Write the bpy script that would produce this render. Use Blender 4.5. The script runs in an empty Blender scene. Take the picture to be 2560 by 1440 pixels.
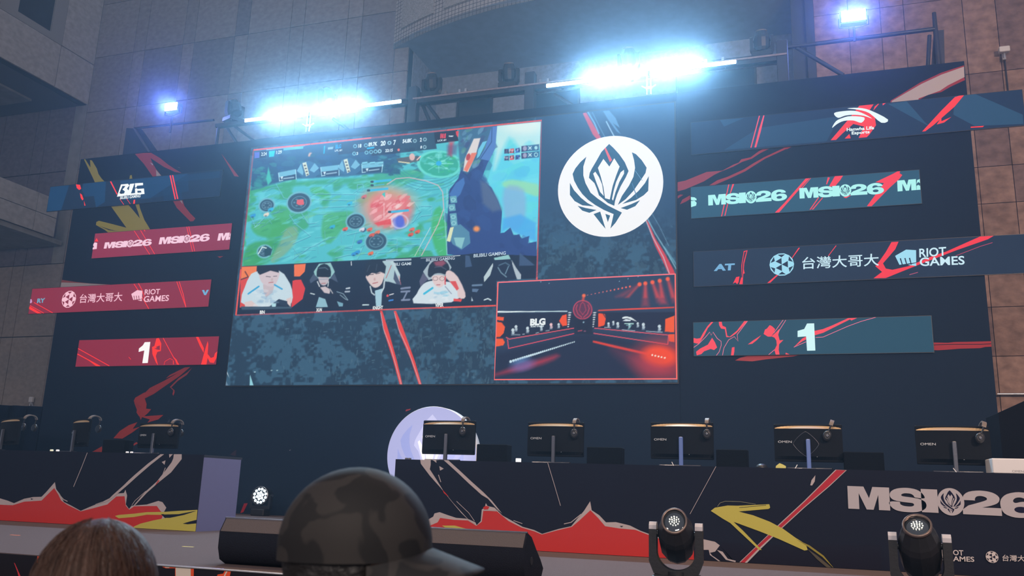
import bpy, math, random
import numpy as np
from mathutils import Vector, Matrix
random.seed(7); rng = np.random.default_rng(7)
S = bpy.context.scene
COL = S.collection
# ---------------------------------------------------------------- camera
F = 2142.8; YAW, PIT, ROL = math.radians(18.684), math.radians(13.142), math.radians(1.907)
EYE = 1.6
fw = Vector((-math.sin(YAW)*math.cos(PIT), math.cos(YAW)*math.cos(PIT), math.sin(PIT)))
r0 = Vector((math.cos(YAW), math.sin(YAW), 0)); u0 = r0.cross(fw)
rt = r0*math.cos(ROL) + u0*math.sin(ROL); up = -r0*math.sin(ROL) + u0*math.cos(ROL)
cam_d = bpy.data.cameras.new('camera'); cam = bpy.data.objects.new('camera', cam_d); COL.objects.link(cam)
M3 = Matrix((rt, up, -fw)).transposed()
cam.matrix_world = Matrix.Translation((0, 0, EYE)) @ M3.to_4x4()
cam_d.sensor_width = 36; cam_d.lens = F/2560*36; cam_d.clip_end = 200; cam_d.clip_start = .05
cam_d.dof.use_dof = True; cam_d.dof.focus_distance = 10.5; cam_d.dof.aperture_fstop = 7.0
S.camera = cam
# ---------------------------------------------------------------- world, exposure
W = bpy.data.worlds.new('dusk'); S.world = W; W.use_nodes = True
bg = W.node_tree.nodes['Background']; bg.inputs[0].default_value = (.56, .56, .68, 1); bg.inputs[1].default_value = .42
S.view_settings.view_transform = 'Standard'; S.view_settings.look = 'None'
S.view_settings.exposure = 0; S.view_settings.gamma = 1; S.view_settings.use_curve_mapping = False
S.cycles.max_bounces = 5; S.cycles.volume_bounces = 0; S.cycles.diffuse_bounces = 3; S.cycles.glossy_bounces = 2
S.cycles.transparent_max_bounces = 8; S.cycles.sample_clamp_indirect = 4; S.cycles.use_denoising = True
S.cycles.caustics_reflective = False; S.cycles.caustics_refractive = False

def area(name, loc, target, sx, sy, power, col, spread=180, parent=None):
    l = bpy.data.lights.new(name, 'AREA'); l.shape = 'RECTANGLE'; l.size = sx; l.size_y = sy
    l.energy = power; l.color = col; l.spread = math.radians(spread)
    o = bpy.data.objects.new(name, l); COL.objects.link(o)
    d = (Vector(target)-Vector(loc)).normalized()
    o.location = loc; o.rotation_euler = d.to_track_quat('-Z', 'Y').to_euler()
    return o
# warm wash from unseen lamps added on the audience side
area('added_front_wash', (1.5, -7, 7.5), (-3, 8, 1), 3.5, 1.2, 290, (1, .86, .76), 120)
area('added_front_wash', (-9, -6, 7.5), (-7, 9, 1), 3.5, 1.2, 170, (1, .80, .72), 120)

area('added_front_wash', (9, -5, 8.5), (4.5, 17, 5), 2.5, 1.2, 640, (1, .70, .55), 100)  # unseen lamp added to warm and brighten the right wall
# warm overhead downlights rigged above the players' desks
area('desk_downlight', (-.6, 8.1, 9.2), (-.6, 8.3, 1), 6, .3, 150, (1, .70, .42), 110)
area('desk_downlight', (-8.2, 8.1, 9.2), (-8.2, 8.3, 1), 4, .3, 60, (1, .74, .50), 110)

# ---------------------------------------------------------------- pixel of the photograph -> point on a real plane
def ray(x, y): return rt*((x-1280)/F) - up*((y-720)/F) + fw
def onY(p, Y): r = ray(*p); return Vector((0, 0, EYE)) + r*(Y/r.y)
def onX(p, X): r = ray(*p); return Vector((0, 0, EYE)) + r*(X/r.x)
def onZ(p, Z): r = ray(*p); return Vector((0, 0, EYE)) + r*((Z-EYE)/r.z)
def at(p, d): return Vector((0, 0, EYE)) + ray(*p)*d
RT, UP, FW = map(np.array, (rt, up, fw))
def proj_np(X, Y, Z):
    P = np.stack([X, np.full_like(X, Y) if np.isscalar(Y) else Y, Z-EYE], -1)
    d = P @ FW
    return 1280+F*(P @ RT)/d, 720-F*(P @ UP)/d
def lin(c):
    return tuple((v/255/12.92 if v/255 <= .04045 else ((v/255+.055)/1.055)**2.4) for v in c[:3])
PWB = 330; PWF = 150; VEIL = .0064; BARC = (.50, .77, 1); FLC = (.24, .30, 1)
STAGE = EYE-.585; DECK_FRONT = 5.1; DESK = 8.3; WALL = 13.18; FACADE = 17.0; TRUSS = 13.45

# ---------------------------------------------------------------- materials
def mat(name, col, rough=.6, metal=0, bump=0, scale=20, vary=0, emit=None, estr=0, spec=.5, stretch=(1, 1, 1), attr=False, coat=0):
    m = bpy.data.materials.new(name); m.use_nodes = True
    nt = m.node_tree; n = nt.nodes; b = n['Principled BSDF']
    b.inputs['Base Color'].default_value = (*col, 1); b.inputs['Roughness'].default_value = rough
    b.inputs['Metallic'].default_value = metal; b.inputs['Specular IOR Level'].default_value = spec
    b.inputs['Coat Weight'].default_value = coat
    src = None
    if attr:
        a = n.new('ShaderNodeAttribute'); a.attribute_name = 'Col'; src = a.outputs['Color']
        nt.links.new(src, b.inputs['Base Color'])
    if bump or vary:
        tc = n.new('ShaderNodeTexCoord'); mp = n.new('ShaderNodeMapping'); mp.inputs['Scale'].default_value = stretch
        nz = n.new('ShaderNodeTexNoise'); nz.inputs['Scale'].default_value = scale; nz.inputs['Detail'].default_value = 6
        nt.links.new(tc.outputs['Object'], mp.inputs[0]); nt.links.new(mp.outputs[0], nz.inputs['Vector'])
        if bump:
            bp = n.new('ShaderNodeBump'); bp.inputs['Strength'].default_value = bump; bp.inputs['Distance'].default_value = .02
            nt.links.new(nz.outputs['Fac'], bp.inputs['Height']); nt.links.new(bp.outputs[0], b.inputs['Normal'])
        if vary:
            mx = n.new('ShaderNodeMix'); mx.data_type = 'RGBA'; mx.blend_type = 'MULTIPLY'; mx.inputs[0].default_value = 1
            rp = n.new('ShaderNodeMapRange'); rp.inputs[1].default_value = .3; rp.inputs[2].default_value = .7
            rp.inputs[3].default_value = 1-vary; rp.inputs[4].default_value = 1+vary*.4
            nt.links.new(nz.outputs['Fac'], rp.inputs[0]); nt.links.new(rp.outputs[0], mx.inputs[7])
            if src: nt.links.new(src, mx.inputs[6])
            else: mx.inputs[6].default_value = (*col, 1)
            nt.links.new(mx.outputs[2], b.inputs['Base Color'])
    if emit:
        b.inputs['Emission Color'].default_value = (*emit, 1); b.inputs['Emission Strength'].default_value = estr
        m.cycles.emission_sampling = 'NONE' if estr < 60 else 'FRONT_BACK'
    return m
def led_mat(name, strength):
    m = bpy.data.materials.new(name); m.use_nodes = True; nt = m.node_tree; n = nt.nodes; b = n['Principled BSDF']
    a = n.new('ShaderNodeAttribute'); a.attribute_name = 'Col'
    b.inputs['Base Color'].default_value = (.012, .012, .014, 1); b.inputs['Roughness'].default_value = .8; b.inputs['Specular IOR Level'].default_value = .08
    nt.links.new(a.outputs['Color'], b.inputs['Emission Color']); b.inputs['Emission Strength'].default_value = strength
    m.cycles.emission_sampling = 'NONE'
    return m
M = dict(
    led=led_mat('led_pixels', 1.0),
    ledm=led_mat('led_pixels_large_screen', .92),
    print=mat('printed_vinyl', (.5, .5, .5), .8, attr=True, spec=.12),
    black=mat('black_plastic', (.012, .012, .014), .42, bump=.05, scale=60),
    matte=mat('matte_black', (.008, .008, .010), .8, bump=.1, scale=40),
    steel=mat('painted_steel', (.05, .055, .07), .45, .6, bump=.05, scale=40),
    chrome=mat('bright_steel', (.6, .62, .65), .3, .9, bump=.03, scale=30),
    white=mat('white_plastic', (.75, .75, .75), .45, bump=.02),
)
ARR = {}
# ---------------------------------------------------------------- tagging
def tag(o, label=None, cat=None, group=None, kind=None):
    if label: o['label'] = label
    if cat: o['category'] = cat
    if group: o['group'] = group
    if kind: o['kind'] = kind
    return o
def empty(name, loc, label, cat, group=None, rz=0):
    o = bpy.data.objects.new(name, None); COL.objects.link(o); o.location = loc; o.rotation_euler.z = rz
    o.empty_display_size = .1
    return tag(o, label, cat, group)
def copy_tree(o, parent=None):
    c = o.copy(); COL.objects.link(c); c.parent = parent
    for ch in [x for x in COL.objects if x.parent == o]: copy_tree(ch, c)
    return c
# ---------------------------------------------------------------- mesh builder
class MB:
    def __init__(s): s.v = []; s.f = []; s.mi = []; s.m = 0; s.sm = []
    def add(s, vs, fs, smooth=False, T=None):
        k = len(s.v)
        s.v += [tuple(T @ Vector(v)) if T else tuple(v) for v in vs]
        s.f += [tuple(i+k for i in f) for f in fs]; s.mi += [s.m]*len(fs); s.sm += [smooth]*len(fs); return s
    def box(s, a, b, T=None, bev=0):
        x0, y0, z0 = a; x1, y1, z1 = b
        if bev:
            e = bev; pr = []
            for z, i in ((z0, e), (z0+e, 0), (z1-e, 0), (z1, e)):
                pr.append([(x0+i+e, y0+i, z), (x1-i-e, y0+i, z), (x1-i, y0+i+e, z), (x1-i, y1-i-e, z), (x1-i-e, y1-i, z), (x0+i+e, y1-i, z), (x0+i, y1-i-e, z), (x0+i, y0+i+e, z)])
            return s.loft(pr, T=T)
        vs = [(x, y, z) for z in (z0, z1) for x, y in ((x0, y0), (x1, y0), (x1, y1), (x0, y1))]
        return s.add(vs, [(3, 2, 1, 0), (4, 5, 6, 7), (0, 1, 5, 4), (1, 2, 6, 5), (2, 3, 7, 6), (3, 0, 4, 7)], T=T)
    def loft(s, rings, smooth=False, caps=True, T=None):
        n = len(rings[0]); vs = [p for r in rings for p in r]; fs = []
        for k in range(len(rings)-1):
            for i in range(n):
                j = (i+1) % n; fs.append((k*n+i, k*n+j, (k+1)*n+j, (k+1)*n+i))
        s.add(vs, fs, smooth, T)
        if caps:
            s.add(rings[0], [tuple(range(n))[::-1]], False, T); s.add(rings[-1], [tuple(range(n))], False, T)
        return s
    def tube(s, p0, p1, r, r1=None, n=12, caps=True, T=None):
        p0 = Vector(p0); p1 = Vector(p1); d = (p1-p0).normalized()
        a = d.orthogonal().normalized(); b = d.cross(a); r1 = r if r1 is None else r1
        R = [[p+(a*math.cos(t)+b*math.sin(t))*q for t in [2*math.pi*i/n for i in range(n)]] for p, q in ((p0, r), (p1, r1))]
        return s.loft([[tuple(v) for v in x] for x in R], True, caps, T)
    def path(s, pts, r, n=10, T=None):
        pts = [Vector(p) for p in pts]; rs = r if isinstance(r, (list, tuple)) else [r]*len(pts)
        d0 = (pts[1]-pts[0]).normalized(); a = d0.orthogonal().normalized(); R = []
        for i, p in enumerate(pts):
            d = (pts[min(i+1, len(pts)-1)]-pts[max(i-1, 0)]).normalized()
            a = (a-d*a.dot(d)).normalized(); b = d.cross(a)
            R.append([tuple(p+(a*math.cos(t)+b*math.sin(t))*rs[i]) for t in [2*math.pi*k/n for k in range(n)]])
        return s.loft(R, True, True, T)
    def lathe(s, prof, n=32, T=None, smooth=True, caps=True):
        R = [[(r*math.cos(2*math.pi*i/n), r*math.sin(2*math.pi*i/n), z) for i in range(n)] for r, z in prof]
        return s.loft(R, smooth, caps, T)
    def prism(s, poly, y0, y1, T=None):     # polygon in XZ, pushed along Y
        return s.loft([[(x, y1, z) for x, z in poly], [(x, y0, z) for x, z in poly]], T=T)
    def ball(s, c, r, n=16, T=None, sc=(1, 1, 1)):
        pr = []
        for k in range(1, n//2):
            t = math.pi*k/(n//2)
            pr.append([(c[0]+r*sc[0]*math.sin(t)*math.cos(2*math.pi*i/n), c[1]+r*sc[1]*math.sin(t)*math.sin(2*math.pi*i/n), c[2]-r*sc[2]*math.cos(t)) for i in range(n)])
        return s.loft(pr, True, True, T)
    def build(s, name, m, parent=None, kind=None):
        me = bpy.data.meshes.new(name); me.from_pydata(s.v, [], s.f)
        for x in (m if isinstance(m, (list, tuple)) else [m]): me.materials.append(x)
        me.polygons.foreach_set('material_index', s.mi); me.polygons.foreach_set('use_smooth', s.sm); me.update()
        o = bpy.data.objects.new(name, me); COL.objects.link(o)
        if parent: o.parent = parent
        if kind: o['kind'] = kind
        return o
def catmull(pts, n=5, closed=True):
    P = [Vector(p) for p in pts]; L = len(P); out = []
    for i in range(L if closed else L-1):
        a = P[(i-1) % L] if closed or i > 0 else P[0]; b = P[i]; c = P[(i+1) % L]; d = P[(i+2) % L] if closed or i+2 < L else P[-1]
        for k in range(n):
            t = k/n
            out.append(.5*((2*b)+(c-a)*t+(2*a-5*b+4*c-d)*t*t+(3*b-a-3*c+d)*t**3))
    if not closed: out.append(P[-1])
    return [tuple(p) for p in out]
# ---------------------------------------------------------------- lettering as outline meshes
_tc = {}
def text_tris(s, bold=0.0):
    k = (s, bold)
    if k in _tc: return _tc[k]
    cu = bpy.data.curves.new('lettering', 'FONT'); cu.body = s; cu.size = 1; cu.offset = bold; cu.resolution_u = 4
    o = bpy.data.objects.new('lettering', cu); COL.objects.link(o)
    dg = bpy.context.evaluated_depsgraph_get(); me = bpy.data.meshes.new_from_object(o.evaluated_get(dg))
    v = np.array([(x.co.x, x.co.y) for x in me.vertices]); f = [tuple(p.vertices) for p in me.polygons]
    bpy.data.objects.remove(o); bpy.data.meshes.remove(me); bpy.data.curves.remove(cu)
    v[:, 0] -= v[:, 0].min(); y0 = v[:, 1].min() if ord(s[0]) > 0x2000 else 0
    v[:, 1] -= y0; v[:, 0] /= v[:, 0].max(); v[:, 1] /= v[:, 1].max()
    _tc[k] = (v, f); return _tc[k]
G_M = [(0, 0), (0, 1), (.73, 1), (.96, .50), (1.13, 1), (1.88, 1), (1.88, 0), (1.38, 0), (1.38, .66), (1.14, 0), (.83, 0), (.50, .70), (.50, 0)]
G_S = catmull([(1.15, .62), (1.55, .60), (1.47, .80), (1.22, .96), (.8, 1.02), (.35, .97), (.08, .82), (.04, .62), (.2, .47), (.6, .40), (1.0, .37), (1.08, .29), (.95, .22), (.65, .23), (.48, .30), (.44, .40), (.0, .38), (.08, .16), (.35, .01), (.85, -.03), (1.3, .02), (1.58, .18), (1.6, .40), (1.4, .54), (1.0, .61), (.6, .65), (.55, .72), (.7, .78), (.95, .77), (1.08, .70)], 3)
G_2 = catmull([(.05, .60), (.06, .78), (.3, .96), (.8, 1.03), (1.3, .96), (1.56, .77), (1.5, .55), (1.2, .41), (.82, .32)], 3, False) + [(1.62, .32), (1.62, 0), (0, 0), (0, .20)] + catmull([(.25, .38), (.7, .52), (1.02, .64), (1.02, .74), (.82, .80), (.62, .77), (.54, .66), (.55, .60)], 3, False)
G_6 = catmull([(1.5, .72), (1.3, .94), (.8, 1.03), (.3, .93), (.03, .7), (-.01, .4), (.12, .12), (.45, -.02), (.85, -.04), (1.3, .03), (1.58, .22), (1.56, .45), (1.3, .60), (.9, .63), (.62, .57), (.52, .64), (.6, .76), (.8, .81), (1.0, .76), (1.06, .70)], 3)
G_6H = [(.82+.28*math.cos(t), .29+.13*math.sin(t)) for t in [2*math.pi*i/16 for i in range(16)]]
def zc(ox, oy, s): return lambda *p: [(ox+p[i]/s, oy+p[i+1]/s) for i in range(0, len(p), 2)]
_e = zc(1360, 260, 3.1306)
EMB = dict(dark=[
    _e(510,313, 545,345, 590,395, 632,455, 662,525, 640,575, 600,645, 572,710, 556,760, 550,797, 500,775, 430,715, 412,660, 395,620, 352,578, 358,540, 375,505, 405,455, 450,375),
    _e(332,413, 285,455, 245,505, 224,548, 236,600, 265,655, 300,705, 345,750, 400,790, 470,830, 545,862, 520,975, 560,930, 610,850, 500,795, 420,740, 365,695, 325,620, 308,560, 308,490),
    _e(203,618, 235,675, 290,735, 340,775, 392,802, 300,793, 240,760, 203,712),
    _e(263,797, 330,815, 412,830, 355,852, 300,835),
    _e(388,862, 440,842, 482,977, 445,935), _e(480,860, 518,873, 500,925),
    _e(688,378, 720,393, 765,440, 803,498, 795,540, 755,600, 700,680, 640,745, 578,790, 610,720, 665,640, 700,570, 713,500, 705,440),
    _e(820,565, 816,680, 780,715, 720,752, 612,783, 680,735, 740,680, 790,620),
    _e(752,753, 715,800, 650,828, 600,815, 680,785)],
    light=[_e(465,430, 512,490, 550,425, 592,490, 565,560, 538,640, 515,748, 478,738, 465,650, 445,570, 422,500),
    _e(385,545, 402,530, 430,572, 455,630, 468,720, 440,690, 412,620),
    _e(626,515, 627,545, 590,610, 560,690, 541,757, 532,745, 545,680, 565,610, 600,535)])
def _unit(p, c=(513.5/3.1306+1360, 640/3.1306+260)):
    P = onY(p, 13.1); Cc = onY(c, 13.1); Lf = onY((1360+110/3.1306, c[1]), 13.1); T = onY((c[0], 260+252/3.1306), 13.1)
    return ((P.x-Cc.x)/abs(Lf.x-Cc.x), (P.z-Cc.z)/abs(T.z-Cc.z))
EMBU = {k: [[_unit(p) for p in q] for q in v] for k, v in EMB.items()}
# ---------------------------------------------------------------- coloured flat artwork on a vertical plane at depth Y
class Art:
    def __init__(s, Y, clip=None): s.Y = Y; s.cl = clip; s.v = []; s.f = []; s.c = []; s.k = 0; s.g = None
    def y(s): return s.Y-.0004*s.k
    def P(s, p): q = onY(p, s.Y); return (q.x, q.z)
    def box(s, x0, x1, z0, z1, d, col):
        k = len(s.v); Y = s.Y
        s.v += [(x, y, z) for z in (z0, z1) for x, y in ((x0, Y), (x1, Y), (x1, Y+d), (x0, Y+d))]
        s.f += [tuple(i+k for i in f) for f in [(3, 2, 1, 0), (4, 5, 6, 7), (0, 1, 5, 4), (1, 2, 6, 5), (2, 3, 7, 6), (3, 0, 4, 7)]]
        s.c += [col]*6
    def xz(s, pts, col, step=True):
        if step: s.k += 1
        if s.cl:
            for ax, lim, sg in ((0, s.cl[0], 1), (0, s.cl[1], -1), (1, s.cl[2], 1), (1, s.cl[3], -1)):
                o = []
                for i in range(len(pts)):
                    p, q = pts[i-1], pts[i]; pi, qi = sg*(p[ax]-lim) >= 0, sg*(q[ax]-lim) >= 0
                    if pi != qi: t = (lim-p[ax])/(q[ax]-p[ax]); o.append((p[0]+(q[0]-p[0])*t, p[1]+(q[1]-p[1])*t))
                    if qi: o.append((q[0], q[1]))
                pts = o
                if len(pts) < 3: return
        a = sum(pts[i-1][0]*pts[i][1]-pts[i][0]*pts[i-1][1] for i in range(len(pts)))
        if a < 0: pts = pts[::-1]
        k = len(s.v); s.v += [(x, s.y(), z) for x, z in pts]; s.f.append(tuple(range(k, k+len(pts)))); s.c.append(col)
    def poly(s, pts, col, sm=0, step=True):
        if sm: pts = catmull(pts, sm)
        s.xz([s.P(p) for p in pts], lin(col), step)
    def line(s, pts, w, col, w1=None, step=True):   # stroke of width w photo pixels
        pts = [Vector(p) for p in pts]; w1 = w if w1 is None else w1; L = []; R = []
        for i, p in enumerate(pts):
            d = (pts[min(i+1, len(pts)-1)]-pts[max(i-1, 0)]).normalized(); n = Vector((-d.y, d.x)); t = i/(len(pts)-1)
            h = (w*(1-t)+w1*t)/2; L.append(p+n*h); R.append(p-n*h)
        if step: s.k += 1
        for i in range(len(pts)-1): s.poly([tuple(L[i]), tuple(L[i+1]), tuple(R[i+1]), tuple(R[i])], col, step=False)
    def frame(s, p0, p1, ph):     # affine frame from baseline start, baseline end, top of start
        a = Vector(s.P(p0)); return a, Vector(s.P(p1))-a, Vector(s.P(ph))-a
    def glyph(s, pts, fr, w, col, dx=0, step=False):
        a, U, V = fr; s.xz([tuple(a+U*((x+dx)/w)+V*y) for x, y in pts], lin(col), step)
    def text(s, t, p0, p1, ph, col, bold=0):
        s.k += 1; v, f = text_tris(t, bold); a, U, V = s.frame(p0, p1, ph); k = len(s.v)
        for x, y in v: q = a+U*x+V*y; s.v.append((q.x, s.y(), q.y))
        for t_ in f:
            t_ = tuple(i+k for i in t_); A = [s.v[i] for i in t_]
            ar = sum(A[i-1][0]*A[i][2]-A[i][0]*A[i-1][2] for i in range(len(A)))
            s.f.append(t_ if ar > 0 else t_[::-1]); s.c.append(lin(col))
    def ell(s, c, rx, rz, col, n=48): s.xz([(c[0]+rx*math.cos(2*math.pi*i/n), c[1]+rz*math.sin(2*math.pi*i/n)) for i in range(n)], lin(col))
    def emblem(s, c, rx, rz, light, dark, disc=True):
        if disc: s.ell(c, rx, rz, light, 64)
        s.k += 1
        for q in EMBU['dark']: s.xz([(c[0]+x*rx, c[1]+y*rz) for x, y in q], lin(dark), False)
        s.k += 1
        for q in EMBU['light']: s.xz([(c[0]+x*rx, c[1]+y*rz) for x, y in q], lin(light), False)
    def msi(s, p0, p1, ph, col, bgc, clip=None):  # whole mark: M S I emblem 2 6, total width 8.25
        fr = s.frame(p0, p1, ph); W_ = 8.25; s.k += 1
        for g, dx in ((G_M, 0), (G_S, 1.86), ([(0, 0), (0, 1), (.71, 1), (.71, 0)], 3.27), (G_2, 5.02), (G_6, 6.62)):
            s.glyph(g, fr, W_, col, dx)
        s.glyph(G_6H, fr, W_, bgc, 6.62, True)
        a, U, V = fr; c = a+U*(4.53/W_)+V*.5
        s.emblem((c.x, c.y), abs(U.x)*.575/W_, abs(V.y)*.585, col, bgc)
    def ball_logo(s, c, col, bgc, rx, rz):
        s.ell(c, rx, rz, col, 14); n = 10; s.k += 1
        o = [(math.cos(math.pi/2+2*math.pi*i/n), math.sin(math.pi/2+2*math.pi*i/n)) for i in range(n)]
        inn = [(.62*math.cos(2*math.pi*i/6+math.pi/6), .62*math.sin(2*math.pi*i/6+math.pi/6)) for i in range(6)]
        T = lambda q: [(c[0]+x*rx, c[1]+y*rz) for x, y in q]
        for i in range(6):
            a = inn[i]; b = inn[(i+1) % 6]; m_ = ((a[0]+b[0])*.72, (a[1]+b[1])*.72)
            if i % 2: s.xz(T([(0, 0), (a[0]*.93, a[1]*.93), (b[0]*.93, b[1]*.93)]), lin(bgc), False)
            t = math.atan2(a[1], a[0])
            s.xz(T([(a[0]*1.02, a[1]*1.02), (.93*math.cos(t+.33), .93*math.sin(t+.33)), (.93*math.cos(t-.33), .93*math.sin(t-.33))]), lin(bgc), False)
    def fist(s, p, col, bgc):   # p: four photo corners TL TR BR BL
        P = [Vector(s.P(q)) for q in p]
        B = lambda u, v: tuple((P[0]*(1-u)+P[1]*u)*(1-v)+(P[3]*(1-u)+P[2]*u)*v)
        s.xz([B(*q) for q in [(0, .35), (.54, 0), (1, .06), (1, .80), (.17, .90)]], lin(col))
        s.xz([B(*q) for q in [(.58, .93), (1, .84), (1, 1.02)]], lin(col))
        for x in (.24, .46, .68): s.xz([B(*q) for q in [(x-.03, .52), (x+.03, .50), (x+.10, .92), (x+.05, .93)]], lin(bgc), x == .24)
    def grid(s, img, x0, x1, z0, z1, dy=0): s.g = (img, x0, x1, z0, z1, dy)
    def build(s, name, m, parent=None):
        v = list(s.v); f = list(s.f); c = [col for col, q in zip(s.c, s.f) for _ in q]
        if s.g:
            img, x0, x1, z0, z1, dy = s.g; h, w = img.shape[:2]; k = len(v)
            X, Z = np.meshgrid(np.linspace(x0, x1, w), np.linspace(z1, z0, h))
            v += list(map(tuple, np.stack([X.ravel(), np.full(X.size, s.Y-dy), Z.ravel()], 1)))
            I = np.arange(h*w).reshape(h, w)+k
            q = np.stack([I[1:, :-1], I[1:, 1:], I[:-1, 1:], I[:-1, :-1]], -1).reshape(-1, 4)
            f += list(map(tuple, q.tolist())); c = np.array(c).reshape(-1, 3)
            c = np.concatenate([c, img.reshape(-1, 3)[q.ravel()-k]])
        c = np.concatenate([np.array(c), np.ones((len(c), 1))], 1).astype(np.float32)
        me = bpy.data.meshes.new(name); me.from_pydata(v, [], f)
        a = me.color_attributes.new('Col', 'FLOAT_COLOR', 'CORNER'); a.data.foreach_set('color', c.ravel())
        me.materials.append(m); me.update()
        o = bpy.data.objects.new(name, me); COL.objects.link(o); o.parent = parent
        return o
# ---------------------------------------------------------------- picture shown on the large screen, painted procedurally
def vnoise(h, w, cell, seed, aspect=1.0):
    r = np.random.default_rng(seed); gy = int(h/cell)+3; gx = int(w/(cell*aspect))+3; g = r.random((gy, gx))
    y = np.arange(h)/cell; x = np.arange(w)/(cell*aspect); yi = y.astype(int); xi = x.astype(int)
    fy = y-yi; fx = x-xi; fy = fy*fy*(3-2*fy); fx = fx*fx*(3-2*fx)
    a = g[np.ix_(yi, xi)]; b = g[np.ix_(yi, xi+1)]; c = g[np.ix_(yi+1, xi)]; d = g[np.ix_(yi+1, xi+1)]
    return (a*(1-fx)+b*fx)*(1-fy)[:, None]+(c*(1-fx)+d*fx)*fy[:, None]
class Canvas:
    def __init__(s, w, h, x0, x1, z0, z1, Y):
        s.w, s.h, s.b = w, h, (x0, x1, z0, z1)
        X, Z = np.meshgrid(np.linspace(x0, x1, w), np.linspace(z1, z0, h))
        s.PX, s.PY = proj_np(X, Y, Z); s.img = np.zeros((h, w, 3)); s.clip = None
    def _win(s, xs, ys, m):
        Mk = (s.PX > min(xs)-m) & (s.PX < max(xs)+m) & (s.PY > min(ys)-m) & (s.PY < max(ys)+m)
        r = np.where(Mk.any(1))[0]; c = np.where(Mk.any(0))[0]
        return None if not len(r) or not len(c) else (slice(r[0], r[-1]+1), slice(c[0], c[-1]+1))
    def _put(s, W, m, col, a):
        m = np.clip(m, 0, 1)*a
        if s.clip is not None: m = m*s.clip[W]
        s.img[W] = s.img[W]*(1-m[..., None])+np.array(col, float)*m[..., None]
    def sd(s, W, pts):          # signed distance to polygon, in photo pixels (negative inside)
        x = s.PX[W]; y = s.PY[W]; ins = np.zeros(x.shape, bool); d = np.full(x.shape, 1e9); n = len(pts)
        for i in range(n):
            x1, y1 = pts[i-1]; x2, y2 = pts[i]; ex, ey = x2-x1, y2-y1; L = ex*ex+ey*ey+1e-9
            t = np.clip(((x-x1)*ex+(y-y1)*ey)/L, 0, 1); d = np.minimum(d, (x-x1-t*ex)**2+(y-y1-t*ey)**2)
            c = ((y1 > y) != (y2 > y)) & (x < ex*(y-y1)/(ey if ey else 1e-9)+x1); ins ^= c
        d = np.sqrt(d); return np.where(ins, -d, d)
    def poly(s, pts, col, a=1, soft=1.2, sm=0):
        if sm: pts = catmull(pts, sm)
        W = s._win([p[0] for p in pts], [p[1] for p in pts], soft+3)
        if W: s._put(W, .5-s.sd(W, pts)/soft, col, a)
    def line(s, pts, w, col, a=1, soft=1.2):
        W = s._win([p[0] for p in pts], [p[1] for p in pts], w+soft+3)
        if not W: return
        x = s.PX[W]; y = s.PY[W]; d = np.full(x.shape, 1e9)
        for (x1, y1), (x2, y2) in zip(pts, pts[1:]):
            ex, ey = x2-x1, y2-y1; t = np.clip(((x-x1)*ex+(y-y1)*ey)/(ex*ex+ey*ey+1e-9), 0, 1)
            d = np.minimum(d, (x-x1-t*ex)**2+(y-y1-t*ey)**2)
        s._put(W, .5-(np.sqrt(d)-w/2)/soft, col, a)
    def ell(s, cx, cy, rx, ry, col, a=1, soft=1.2, rot=0, ring=0):
        W = s._win([cx-rx-ry, cx+rx+ry], [cy-rx-ry, cy+rx+ry], soft)
        if not W: return
        x = s.PX[W]-cx; y = s.PY[W]-cy; c, n = math.cos(rot), math.sin(rot); u = x*c+y*n; v = -x*n+y*c
        q = np.sqrt((u/rx)**2+(v/ry)**2)+1e-6; d = (q-1)*min(rx, ry)
        if ring: d = np.abs(d)-ring/2
        s._put(W, .5-d/soft, col, a)
    def blobs(s, pts, n, cols, r, a=.6, seed=1, asp=1.6, rot=0):
        R = random.Random(seed); xs = [p[0] for p in pts]; ys = [p[1] for p in pts]
        for _ in range(n):
            x = R.uniform(min(xs), max(xs)); y = R.uniform(min(ys), max(ys))
            ins = False
            for i in range(len(pts)):
                x1, y1 = pts[i-1]; x2, y2 = pts[i]
                if (y1 > y) != (y2 > y) and x < (x2-x1)*(y-y1)/(y2-y1)+x1: ins = not ins
            if ins:
                q = R.uniform(*r); k = 7; ph = R.uniform(0, 6); po = []
                for i in range(k):
                    t = ph+2*math.pi*i/k; e = q*R.uniform(.55, 1.25); u, v = e*asp*math.cos(t), e*math.sin(t)/asp*1.2
                    po.append((x+u*math.cos(rot)-v*math.sin(rot), y+u*math.sin(rot)+v*math.cos(rot)))
                s.poly(po, R.choice(cols), a*R.uniform(.6, 1), 1.6)

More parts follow.
